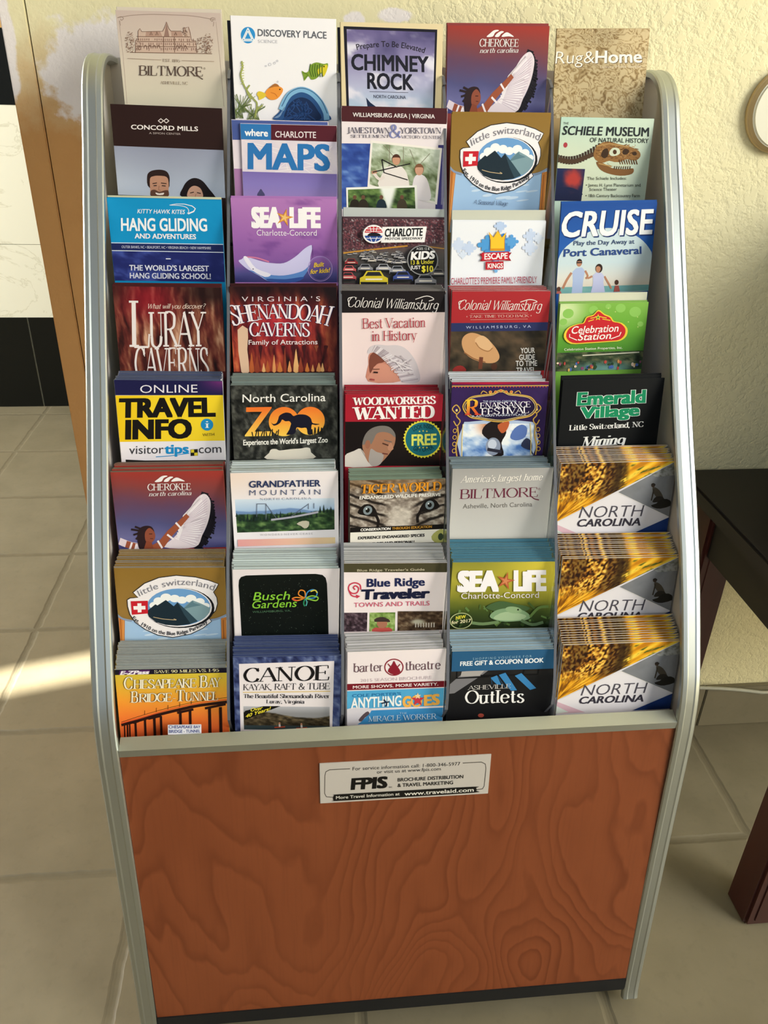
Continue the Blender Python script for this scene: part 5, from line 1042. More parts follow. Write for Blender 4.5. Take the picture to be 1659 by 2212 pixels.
@cover((5, 1), (880, 740), (1630, 725), (915, 1245), (1630, 1230))
def _(a):
    a.part('picture')
    a.photo([(880, 740), (1630, 725), (915, 1245), (1630, 1230)], lambda u, v: mixa('#e9e5ec', '#ecd8cc', sstep(0.5, 0.0, v)*(0.3+0.7*sstep(0.7, 0.0, u))), 12, 12)
    def mt(u, v):
        n = fbm(u*16, v*9, 3); rdg = 0.34+0.08*(fbm(u*5, 0*v, 8)-0.5)+0.05*np.sin(u*9); c = grad(v/0.36, [(0, '#d2dfee'), (1, '#a4c0e0')])
        c = mixa(c, '#6d8cba', sstep(rdg-0.02, rdg+0.02, v)); fo = 0.46+0.1*(fbm(u*12, 0*v, 2)-0.5)-0.08*sstep(0.6, 1.0, u)
        g = grad(n, [(0.2, '#17241c'), (0.5, '#2e4a2c'), (0.8, '#6c8a52')]); return mixa(c, g, sstep(fo-0.015, fo+0.015, v))
    a.photo([(916, 922), (1602, 915), (934, 1150), (1602, 1132)], mt, 80, 46)
    for k in range(26):
        x = 930+(k*137 % 660); y = 1040+(k*61 % 34)-(30 if x > 1480 else 0); h = 26+(k*29 % 34); a.poly([(x-9, y), (x, y-h), (x+9, y)], '#1c2e28')
    a.line([(1165, 1062), (1300, 1045), (1490, 1010)], 13, '#a6a6b6', 3); a.lines([[(1068, 950), (1066, 1040)], [(1130, 950), (1130, 1060)], [(1068, 952), (1130, 952)], [(1422, 950), (1422, 990)], [(1460, 948), (1460, 985)], [(1130, 955), (1200, 1050)], [(1422, 955), (1300, 1040)]], 4, '#5c6478')
    a.poly([(1340, 1090), (1380, 1070), (1425, 1075), (1420, 1110), (1395, 1122), (1370, 1105)], '#bdb8a6', 2)
    a.photo([(938, 1196), (1605, 1184), (940, 1242), (1606, 1226)], lambda u, v: grad(u, [(0, '#dd9c9c'), (0.5, '#e8b8a4'), (1, '#e4cca0')]), 8, 2)
    a.part('title'); a.text('GRANDFATHER', 1013, 1507, 839, 44, '#25335c', 831, b=0.022); a.text('M O U N T A I N', 1016, 1506, 893, 36, '#4a5578', 888, b=-0.006); a.text('N O R T H  C A R O L I N A', 1088, 1442, 926, 14, '#4a5578', 921, f='h')
    a.text('W O N D E R S  N E V E R  C E A S E', 1090, 1450, 1170, 12, '#a8a4ac', 1163, b=0.0)

@cover((5, 2), (62, 512), (525, 518), (95, 810), (520, 815))
def _(a):
    a.part('picture')
    def fur(u, v):
        n = fbm(u*24, v*20, 3); c = grad(n, [(0.2, '#5a4f46'), (0.5, '#8d8176'), (0.8, '#cfc6ba')])
        x = np.abs(u-0.53); st = np.sin((v*13+x*9+1.2*fbm(u*6, v*6, 2))*2.2); c = mixa(c, '#1d1714', sstep(0.45, 0.9, st)*sstep(0.1, 0.2, x)*0.95)
        c = mixa(c, '#d8d0c4', sstep(0.16, 0.05, x)*sstep(0.35, 0.8, v)*0.7); c = mixa(c, '#7a5a34', sstep(0.3, 0.05, v)*0.5); return c
    a.photo([(62, 512), (525, 518), (88, 738), (522, 740)], fur, 110, 66)
    for x, y, k in ((162, 660, 1), (452, 645, -1)):
        a.poly([(x-46*k, y+10), (x-20*k, y-28), (x+22*k, y-22), (x+48*k, y+26), (x+6*k, y+26)], '#171210', 3); a.ell(x, y-1, 21, 21, '#7e8a90'); a.ell(x, y-1, 10, 11, '#14130f'); a.ell(x-6, y-8, 4, 4, '#dfe4e6'); a.line([(x+34*k, y+12), (x+54*k, y+50), (x+52*k, y+80)], 13, '#1a1412', 3)
    a.poly([(90, 736), (522, 736), (522, 758), (92, 758)], '#15110f'); a.poly([(92, 758), (522, 758), (520, 816), (96, 812)], '#e6e2d8'); a.poly([(465, 790), (490, 765), (522, 760), (520, 815), (480, 815)], '#a8a860', 2); a.ell(508, 792, 12, 16, '#2c3a28')
    a.part('title'); a.text('TIGER WORLD', 120, 506, 578, 42, '#dd9226', 575, f='h', b=0.035, out='#251610', ow=0.02, trk=0.1); a.text('ENDANGERED WILDLIFE PRESERVE', 118, 503, 605, 15, '#eeeae4', 602, b=0.03)
    a.text('CONSERVATION', 137, 275, 753, 11, '#eeeae4', 752, b=0.04); a.text('THROUGH EDUCATION', 281, 466, 752, 11, '#b8862e', 750, b=0.04); a.text('EXPERIENCE ENDANGERED SPECIES', 129, 434, 790, 12, '#1c1816', 788, b=0.04); a.text('UP CLOSE AND PERSONAL!', 165, 388, 818, 12, '#1c1816', 816, b=0.04)

@cover((5, 3), (552, 460), (1038, 462), (556, 800), (1005, 800))
def _(a):
    a.part('picture'); a.photo([(552, 460), (1038, 462), (556, 800), (1005, 800)], lambda u, v: grad(v+0.05*fbm(u*3, v*3, 3), [(0, '#a09e9c'), (0.4, '#b4b2b0'), (1, '#cac9c6')]), 8, 10)
    a.part('title'); a.text("America's largest home", 592, 986, 529, 32, '#eeeae2', 523, f='h', sh=0.3, b=-0.004, sha='#8a8884'); a.text('BILTMORE', 593, 962, 606, 44, '#66263a', 602, f='h'); a.line([(925, 595), (945, 612), (968, 618)], 5, '#66263a', 3); a.ring(968, 566, 4, 4, 1.6, '#66263a'); a.text('Asheville, North Carolina', 612, 936, 652, 21, '#66625c', 648)

def ncguide(a):
    A, B, C = (1045, 512), (1604, 497), (1028, 776)
    a.part('picture')
    def sf(u, v):
        x = u*(1-v)*2.0; y = v*1.0; d = np.hypot(x-0.05, (y-0.15)*1.1); n = vn(u*(1-v*0.6)*64, v*34, 4)*0.75+0.25*vn(u*30, v*20, 8); n2 = fbm(u*9, v*6, 2)
        seeds = grad(n, [(0.25, '#22120a'), (0.42, '#6a3c16'), (0.55, '#c48428'), (0.75, '#f4cc5c')]); band = sstep(0.0, 0.3, np.sin(d*10-1.0)); seeds = mixa(seeds, '#2c170c', band*0.55)
        pet = grad(n2+0.25*np.sin(u*40), [(0.2, '#c07c18'), (0.5, '#e8a820'), (0.85, '#f8d048')]); pet = mixa(pet, '#4a5a22', sstep(0.62, 0.7, fbm(u*12+3, v*7, 9)))
        c = mixa(seeds, pet, sstep(1.02, 1.12, d+0.12*(n2-0.5))); edge = sstep(0.16, 0.06, np.abs(d-1.02)); c = mixa(c, '#33240f', edge*0.75*(n > 0.3))
        pl = sstep(0.62, 0.8, v+0.25*n2); return mixa(c, grad(fbm(u*14, v*8, 12), [(0.3, '#7a4a12'), (0.5, '#e09a1c'), (0.8, '#f6cc4c')]), pl)
    a.photo([A, B, C, (1029, 775)], sf, 120, 60)
    a.photo([(1604, 499), (1604, 498), (1325, 640), (1558, 738)], lambda u, v: mixa('#84868a', '#74767a', fbm(u*6, v*9, 3)), 16, 24)
    a.photo([(1480, 560), (1604, 499), (1500, 572), (1592, 562)], lambda u, v: mixa('#9a9c9a', '#6c6e66', sstep(0.4, 0.7, fbm(u*8, v*5, 6))), 16, 8)
    a.ell(1487, 607, 9, 9, '#3a2e24'); a.poly([(1478, 602), (1490, 597), (1499, 603), (1497, 608), (1480, 608)], '#2a241f')
    a.poly([(1484, 618), (1498, 616), (1516, 628), (1530, 650), (1532, 668), (1512, 672), (1500, 655), (1488, 640)], '#4a4338', 2); a.line([(1490, 624), (1484, 650), (1478, 672)], 6, '#3a342b', 2); a.poly([(1500, 655), (1530, 655), (1534, 672), (1490, 680), (1484, 674)], '#2e2a24', 2)
    a.poly([(1476, 692), (1500, 684), (1520, 668), (1550, 664), (1572, 678), (1566, 692), (1520, 705), (1490, 702)], '#26241f', 2)
    a.lines([[(1028, 776), (1604, 498)], [(1325, 640), (1558, 738)]], 2.5, '#dfdcd8')
    a.poly([(1028, 780), (1165, 826), (1028, 834)], '#d4b0bc'); a.poly([(1028, 800), (1090, 826), (1028, 834)], '#cfd8d0'); a.poly([(1378, 816), (1560, 740), (1548, 806)], '#213c7a')
    a.part('title'); a.text('NORTH', 1143, 1447, 752, 48, '#4c4852', 738, b=-0.012, sh=0.26); a.text('CAROLINA', 1137, 1427, 788, 30, '#37333e', 776, b=0.022, sh=0.26)
for r_ in (5, 6, 7): cover((r_, 4), (1050, 515), (1602, 500), (1030, 832), (1545, 805))(ncguide)

@cover((6, 1), (890, 188), (1632, 190), (920, 655), (1640, 635))
def _(a):
    a.part('picture'); R = random.Random(3)
    a.poly([(940, 300), (942, 262), (956, 240), (990, 230), (1200, 226), (1470, 224), (1518, 232), (1540, 252), (1550, 290), (1562, 450), (1573, 645), (972, 662), (955, 450)], '#0b110e')
    for _ in range(190):
        x, y = R.uniform(960, 1550), R.uniform(245, 635); r = R.uniform(1, 3.2); a.ell(x, y, r, r, R.choice(['#3c4a3e', '#29342b', '#5c665c']), n=6)
    a.part('emblem')
    for P, c in (([(1400, 375), (1360, 350), (1370, 322), (1400, 330), (1402, 372), (1350, 392), (1318, 380), (1345, 370), (1400, 378)], '#e08a30'), ([(1352, 392), (1330, 386), (1318, 378)], '#d8503c'), ([(1408, 372), (1420, 335), (1455, 318), (1485, 335), (1470, 372), (1412, 376)], '#3a8ac0'), ([(1412, 376), (1450, 360), (1492, 372), (1480, 392), (1440, 385), (1412, 376)], '#8ac040'), ([(1440, 330), (1470, 322), (1486, 340)], '#d8c83c'), ([(1404, 378), (1396, 410), (1404, 430)], '#2a8a5c'), ([(1408, 378), (1418, 405), (1412, 428)], '#4aa0a0')): a.line(P, 8, c, 5)
    a.part('title'); a.text('Busch', 1047, 1302, 389, 56, '#86c63a', 384, b=0.004, sh=0.16); a.text('Gardens', 1042, 1350, 445, 52, '#86c63a', 434, b=0.004, sh=0.16); a.text('WILLIAMSBURG, VA', 1045, 1306, 476, 13, '#4f7458', 466)

@cover((6, 2), (45, 140), (525, 140), (42, 455), (505, 450))
def _(a):
    a.part('picture'); a.poly([(45, 140), (525, 140), (522, 184), (45, 182)], '#48442e')
    a.photo([(42, 368), (158, 368), (42, 456), (157, 454)], lambda u, v: grad(fbm(u*9, v*9, 3), [(0.2, '#1c1418'), (0.5, '#43323c'), (0.8, '#7a6a72')]), 24, 18)
    a.photo([(168, 368), (286, 367), (167, 454), (285, 452)], lambda u, v: grad(fbm(u*9, v*7, 5), [(0.2, '#4c6a2c'), (0.5, '#7c9a4c'), (0.8, '#b8c88c')]), 22, 16)
    a.poly([(190, 408), (200, 392), (230, 388), (252, 398), (262, 412)], '#4a3a34', 2); a.ell(226, 418, 24, 22, '#a87058'); a.poly([(190, 410), (262, 410), (256, 398), (226, 388), (198, 396)], '#3c302c'); a.poly([(180, 454), (195, 436), (226, 440), (258, 436), (272, 454)], '#b8504c', 2)
    a.photo([(297, 362), (504, 362), (297, 452), (502, 448)], lambda u, v: mixa(grad(fbm(u*10, v*8, 7), [(0.2, '#221610'), (0.5, '#4c3828'), (0.8, '#8a7860')]), '#b8b4a0', sstep(0.18, 0.05, np.hypot((u-0.45)*0.8, v-0.55))), 40, 20)
    a.lines([[(380+k*12, 415), (380+k*12, 436)] for k in range(8)], 5, '#c8c0b4')
    a.part('emblem'); a.line([(100, 262), (92, 252), (102, 244), (116, 256), (108, 276), (86, 278), (70, 262), (74, 240), (98, 230), (122, 240), (126, 262)], 6, '#c63850', 4); a.line([(70, 262), (84, 288), (112, 296)], 6, '#c63850', 4); a.poly([(104, 284), (124, 292), (108, 302)], '#c63850')
    a.part('title'); a.text("Blue Ridge Traveler's Guide", 108, 418, 178, 10, '#c4bca0', 175, b=0.012); a.text('Blue Ridge', 153, 420, 249, 36, '#1c2450', 244, b=0.03); a.text('Traveler', 128, 444, 306, 43, '#171b38', 300, b=0.055, sh=0.05); a.text('TOWNS AND TRAILS', 95, 443, 342, 20, '#cf5f78', 335, b=0.006)

@cover((6, 3), (540, 135), (1028, 135), (535, 440), (985, 440))
def _(a):
    a.part('picture')
    a.photo([(540, 135), (1028, 135), (535, 440), (985, 440)], lambda u, v: mixa(grad(v+0.1*(fbm(u*4, v*4, 3)-0.5), [(0, '#8f8c34'), (0.3, '#aaa23a'), (0.55, '#82822c'), (0.75, '#3c4c1e'), (1, '#1c2814')]), '#e0cc44', sstep(0.75, 0.0, np.hypot(u-0.95, v*0.9))*0.85), 30, 26)
    R = random.Random(7)
    for _ in range(40): x = R.uniform(545, 1000); y = 340+R.uniform(0, 95); a.line([(x, y), (x+R.uniform(-30, 30), y-R.uniform(5, 30))], R.uniform(5, 12), R.choice(['#2f4420', '#4c6430', '#5f7c42', '#1f2e16']))
    a.poly([(700, 345), (760, 318), (830, 330), (900, 350), (850, 372), (760, 366)], '#45603a', 3)
    a.poly([(720, 388), (740, 362), (790, 350), (850, 354), (893, 376), (898, 398), (850, 408), (770, 408)], '#7f9e76', 4); a.poly([(735, 392), (790, 366), (880, 382), (860, 402), (780, 404)], '#a2ba92', 3); a.line([(760, 410), (690, 418), (640, 412)], 13, '#6a8458', 3); a.line([(860, 405), (910, 425), (960, 415)], 13, '#5c7450', 3); a.ell(826, 358, 38, 15, '#8fab80', 8); a.ell(846, 357, 4, 4, '#16200f'); a.line([(900, 390), (940, 350), (985, 345)], 12, '#5f7a40', 3)
    sealife(a, 567, 757, 824, 976, 268, 88, 587, 941, 304, 27, '#b85c38')
    a.part('title'); a.ring(592, 402, 48, 34, 4, '#a8b080'); a.text('NEW', 568, 612, 396, 14, '#dcd040', 390, b=0.03); a.text('for 2017', 550, 636, 416, 14, '#e4dcb0', 408, b=0.02)

@cover((7, 0), (80, 880), (860, 872), (135, 1350), (888, 1330))
def _(a):
    a.part('picture')
    a.photo([(80, 880), (860, 872), (135, 1350), (888, 1330)], lambda u, v: grad(v+0.06*fbm(u*4, v*3, 3), [(0.05, '#cfc040'), (0.25, '#e0b638'), (0.5, '#ee9c34'), (0.75, '#ee7c34'), (1, '#e06030')]), 12, 16)
    a.poly([(80, 880), (860, 872), (864, 906), (84, 916)], '#1a1626'); a.poly([(120, 886), (330, 883), (322, 912), (112, 914)], '#5a2a6c')
    K = '#2c1612'; a.line([(138, 1262), (250, 1234), (380, 1196), (500, 1166), (640, 1135), (760, 1118), (882, 1104)], 20, K, 4); a.line([(138, 1250), (300, 1205), (500, 1148), (700, 1108), (882, 1088)], 7, '#d8542c', 4); a.line([(138, 1242), (300, 1190), (500, 1136), (700, 1095), (882, 1074)], 3, K, 4)
    for x, y, w in ((160, 1255, 9), (180, 1250, 11), (196, 1248, 10), (236, 1240, 15), (302, 1226, 16), (366, 1208, 18), (412, 1200, 16), (545, 1165, 18), (612, 1155, 18), (745, 1140, 20), (820, 1140, 20)): a.line([(x, y), (x+w*.5, 1348)], w, K)
    for x, y, l in ((240, 1240, 40), (370, 1212, 90), (580, 1172, 110), (785, 1142, 140)): a.line([(x-l/2, y+6), (x+l/2, y-l*0.16)], 16, K)
    a.lines([[(300+k*80, 1190-k*18), (300+k*80, 1160-k*18)] for k in range(7)], 3, K)
    a.part('title'); a.text('E-ZPass', 120, 326, 913, 25, '#efe8f2', 908, b=0.05, sh=0.25); a.text('SAVE 90 MILES VS. I-95', 358, 804, 903, 19, '#d9d2a8', 896, f='h', b=0.02)
    C_, O_ = '#efe6cc', '#3a1c20'
    a.text('C', 150, 212, 1012, 82, C_, f='h', b=0.012, out=O_, ow=0.03); a.text('HESAPEAKE', 214, 652, 1010, 62, C_, 1004, f='h', b=0.015, out=O_, ow=0.03, trk=0.0); a.text('B', 672, 728, 1004, 80, C_, f='h', b=0.015, out=O_, ow=0.03); a.text('AY', 728, 820, 1002, 62, C_, 1000, f='h', b=0.015, out=O_, ow=0.03, trk=0.0)
    a.text('B', 200, 252, 1104, 76, C_, f='h', b=0.015, out=O_, ow=0.03); a.text('RIDGE-', 254, 512, 1102, 58, C_, 1097, f='h', b=0.015, out=O_, ow=0.03, trk=0.0); a.text('T', 514, 574, 1096, 76, C_, f='h', b=0.015, out=O_, ow=0.03); a.text('UNNEL', 574, 802, 1094, 58, C_, 1090, f='h', b=0.015, out=O_, ow=0.03, trk=0.0)

@cover((7, 1), (890, 790), (1640, 790), (930, 1315), (1650, 1265))
def _(a):
    a.part('picture')
    a.photo([(890, 790), (1640, 790), (930, 1315), (1650, 1265)], lambda u, v: grad(fbm(u*22, v*16, 3), [(0.25, '#1e2448'), (0.5, '#3c4878'), (0.8, '#7a88ac')]), 60, 44)
    a.poly([(940, 838), (1596, 826), (1604, 1300), (972, 1320)], '#e9e1e4')
    def rv(u, v):
        rd = 0.32+0.14*np.sin(u*5+4)+0.05*fbm(u*8, 0*v, 3); c = grad(v, [(0, '#b8b8c0'), (0.3, '#8e8e90')]); hl = grad(fbm(u*20, v*14, 4), [(0.25, '#241e14'), (0.55, '#4c4230'), (0.8, '#7a6a4c')])
        c = mixa(c, hl, sstep(rd-0.02, rd+0.02, v)); return mixa(c, '#3a484c', sstep(0.8, 0.84, v))
    a.photo([(985, 1140), (1580, 1130), (997, 1305), (1588, 1285)], rv, 70, 30)
    a.poly([(990, 1196), (1000, 1172), (1130, 1136), (1252, 1132), (998, 1238)], '#141210')
    for x in (1250, 1400): a.line([(x-34, 1282), (x+40, 1274)], 9, '#b84c30'); a.ell(x, 1252, 7, 8, '#b88468'); a.line([(x, 1258), (x+3, 1276)], 13, '#d8d0cc')
    a.text('Over', 1040, 1128, 1176, 22, '#e8d83c', 1156, b=0.02, sh=0.2); a.text('40 Years!', 1005, 1185, 1222, 24, '#e8d83c', 1160, b=0.02, sh=0.2)
    a.part('title'); a.text('CANOE', 976, 1570, 967, 96, '#171416', 950, f='h', b=0.012); a.text('KAYAK, RAFT & TUBE', 978, 1576, 1025, 42, '#231f22', 1012, f='h'); a.line([(978, 1040), (1580, 1026)], 4, '#d8b83c')
    a.text('The Beautiful Shenandoah River', 985, 1576, 1080, 27, '#2a2629', 1071, f='h', b=0.016); a.text('Luray, Virginia', 1150, 1414, 1114, 25, '#2a2629', 1110, f='h', b=0.012)

@cover((7, 2), (60, 550), (520, 535), (65, 880), (502, 862))
def _(a):
    a.part('picture'); a.poly([(63, 697), (512, 684), (510, 712), (64, 726)], '#761a26')
    a.photo([(64, 730), (509, 716), (65, 812), (506, 798)], lambda u, v: mixa('#469cce', '#5cb0dc', fbm(u*4, v*2, 3)), 10, 4); a.photo([(65, 822), (505, 806), (66, 884), (502, 866)], lambda u, v: mixa('#2c7cbc', '#4a9ad0', fbm(u*3, v*2, 5)), 10, 4)
    a.poly([(65, 812), (130, 806), (180, 812), (150, 850), (110, 884), (66, 884)], '#d8d4dc', 2); a.poly([(118, 862), (140, 835), (160, 822), (168, 834), (148, 850), (132, 868)], '#5a4c54', 2)
    a.part('emblem'); a.ring(278, 620, 42, 37, 5, '#8a1e2e'); a.poly([(250, 640), (262, 618), (270, 605), (278, 590), (287, 606), (298, 622), (308, 642), (280, 655)], '#8a1e2e', 2); a.lines([[(262, 618), (250, 604)], [(296, 618), (306, 606)]], 5, '#8a1e2e')
    a.part('title'); a.text('barter', 90, 226, 642, 40, '#6b5058', 637, f='h'); a.text('theatre', 331, 493, 634, 40, '#6b5058', 628, f='h'); a.text('2015 SEASON BROCHURE', 125, 452, 688, 14, '#cdbcc2', 674)
    a.text('MORE SHOWS. MORE VARIETY.', 90, 482, 718, 13, '#efdfe0', 704, b=0.02); a.text("COLE PORTER'S", 88, 312, 757, 13, '#2674ac', 748, b=0.01)
    a.text('ANYTHING', 83, 313, 808, 46, '#f0f4f6', 796, b=0.025); a.text('G', 318, 358, 802, 46, '#f0b454', 800, b=0.06); a.ring(382, 776, 22, 22, 9, '#f0b454'); a.text('ES', 416, 489, 796, 46, '#f0b454', 790, b=0.05)
    a.star(388, 770, 32, '#c83a48'); a.star(388, 752, 16, '#f0d8a8'); a.line([(232, 768), (246, 785), (240, 800)], 7, '#1c2c44', 2); a.line([(222, 785), (258, 778)], 6, '#1c2c44')
    a.text('THE', 305, 338, 834, 8, '#a8cce4'); a.text('MIRACLE WORKER', 163, 476, 868, 24, '#c2def0', 856, f='h')

@cover((7, 3), (537, 545), (1022, 540), (532, 860), (990, 835))
def _(a):
    a.part('picture'); a.photo([(536, 636), (1010, 626), (532, 864), (990, 838)], lambda u, v: mixa('#19191b', '#2e2c2a', sstep(0.4, 0.7, fbm(u*4, v*4, 4))*sstep(0.5, 0, v)), 16, 12)
    a.poly([(534, 745), (535, 700), (570, 670), (610, 636), (720, 632), (690, 655), (560, 742)], '#77767a'); a.lines([[(566, 640), (566, 672), (720, 664)], [(680, 660), (940, 654), (945, 628)], [(880, 630), (872, 655)]], 8, '#0e0e10'); a.poly([(590, 640), (700, 634), (675, 660), (585, 664)], '#a8a4a2')
    a.ell(690, 842, 14, 9, '#a84a3c')
    a.poly([(537, 545), (1022, 540), (1010, 628), (540, 640)], '#295a82')
    a.part('emblem'); a.line([(735, 700), (730, 668), (760, 662), (800, 720)], 1, '#3a80b8'); a.poly([(728, 670), (756, 658), (778, 702), (758, 700), (740, 684)], '#3a80b8'); a.poly([(765, 656), (795, 646), (850, 726), (822, 728)], '#3a80b8'); a.poly([(838, 660), (868, 648), (935, 716), (908, 724)], '#3a80b8')
    a.part('title'); a.text('S H O P P I N G  V O U C H E R  F O R', 640, 912, 586, 11, '#8cb2ca', 576, b=0.0); a.text('FREE GIFT & COUPON BOOK', 580, 966, 613, 20, '#e8eef2', 599, b=0.03)
    a.text('ASHEVILLE', 621, 821, 726, 19, '#c8c4c0', 716, f='h'); a.text('Outlets', 611, 884, 788, 57, '#f2f0ee', 779, f='h', b=0.006)

# ------------------------------------------------------------------ where each front cover hangs: x, y, z of its top left corner, width, printed height, tilt, copies, stack depth, stack rise (mm)
PLACE = {
(0,0):(-262.1,346.2,1039.4,99.0,81.2,0.34,2,4.4,3.0),
(0,1):(-154.6,346.0,1038.2,102.4,90.4,0.06,2,4.4,3.0),
(0,2):(-48.5,345.7,1036.0,102.3,76.6,0.74,2,4.4,2.0),
(0,3):(58.0,345.8,1036.5,104.0,79.2,1.38,2,4.4,2.5),
(0,4):(169.3,345.9,1037.0,97.4,81.1,1.77,1,2.2,1.5),
(1,0):(-269.0,301.8,961.2,104.7,80.3,-0.82,1,2.2,1.5),
(1,1):(-147.9,299.8,947.3,94.2,66.6,-0.10,2,4.4,3.0),
(1,2):(-49.5,302.0,962.8,105.3,91.2,-0.16,2,4.4,2.0),
(1,3):(59.8,301.6,960.0,101.0,88.2,0.58,2,4.4,2.0),
(1,4):(171.3,301.5,959.6,97.5,78.5,0.23,1,2.2,1.0),
(2,0):(-274.2,257.4,883.7,107.3,75.9,-0.52,3,6.6,2.0),
(2,1):(-158.3,257.6,885.2,102.3,78.6,0.09,2,4.4,1.5),
(2,2):(-50.4,255.2,867.9,102.6,61.7,-0.07,3,6.6,10.0),
(2,3):(58.7,255.0,866.1,96.3,61.6,0.62,3,6.6,10.5),
(2,4):(168.9,257.4,883.8,100.0,87.0,1.64,2,4.4,2.0),
(3,0):(-270.4,213.8,811.2,101.7,80.7,-0.64,3,6.6,2.5),
(3,1):(-161.5,213.8,811.0,103.5,82.1,-0.07,3,6.6,2.5),
(3,2):(-54.0,213.3,807.4,103.5,86.5,-0.10,6,29.6,3.5),
(3,3):(55.6,213.2,807.1,100.0,79.4,0.23,5,29.6,3.0),
(3,4):(166.3,211.6,795.5,92.5,68.4,1.19,4,8.8,9.0),
(4,0):(-270.8,169.5,733.9,101.4,80.2,-1.10,9,29.6,3.0),
(4,1):(-162.9,168.6,727.8,103.3,73.9,-0.36,8,29.6,6.5),
(4,2):(-52.3,167.3,718.1,97.4,73.7,-0.69,7,29.6,3.0),
(4,3):(53.0,168.8,729.0,98.6,76.4,-0.20,7,29.6,5.5),
(4,4):(165.2,168.9,729.8,106.3,69.9,0.91,3,6.6,3.5),
(5,0):(-275.9,125.5,658.5,105.4,79.6,-0.21,9,29.6,1.0),
(5,1):(-164.8,125.1,655.6,103.6,76.9,0.03,9,29.6,3.5),
(5,2):(-50.1,123.7,645.8,95.0,67.7,-0.05,7,29.6,3.5),
(5,3):(51.1,125.1,655.7,102.4,77.5,-0.38,9,29.6,4.0),
(5,4):(160.5,125.6,659.2,120.7,73.8,0.13,11,29.6,8.5),
(6,0):(-274.6,81.0,580.1,103.2,78.3,-1.68,13,29.6,6.0),
(6,1):(-165.0,80.3,574.7,103.2,72.8,-1.30,12,29.6,10.0),
(6,2):(-58.1,80.7,577.9,102.6,75.5,-1.57,13,29.6,9.0),
(6,3):(48.9,80.4,575.4,105.6,74.8,-1.33,13,29.6,11.5),
(6,4):(160.0,80.4,575.8,122.4,65.9,-0.95,13,29.6,15.0),
(7,0):(-276.8,35.7,495.3,105.2,77.0,-1.58,16,29.6,14.5),
(7,1):(-166.1,36.8,503.6,103.7,83.6,-1.60,12,29.6,6.5),
(7,2):(-57.1,36.9,503.9,97.5,83.1,-0.36,8,29.6,4.5),
(7,3):(46.0,36.3,499.6,105.6,78.2,-1.07,10,29.6,8.5),
(7,4):(158.1,36.6,502.0,123.0,80.6,-0.36,12,29.6,15.0),
}

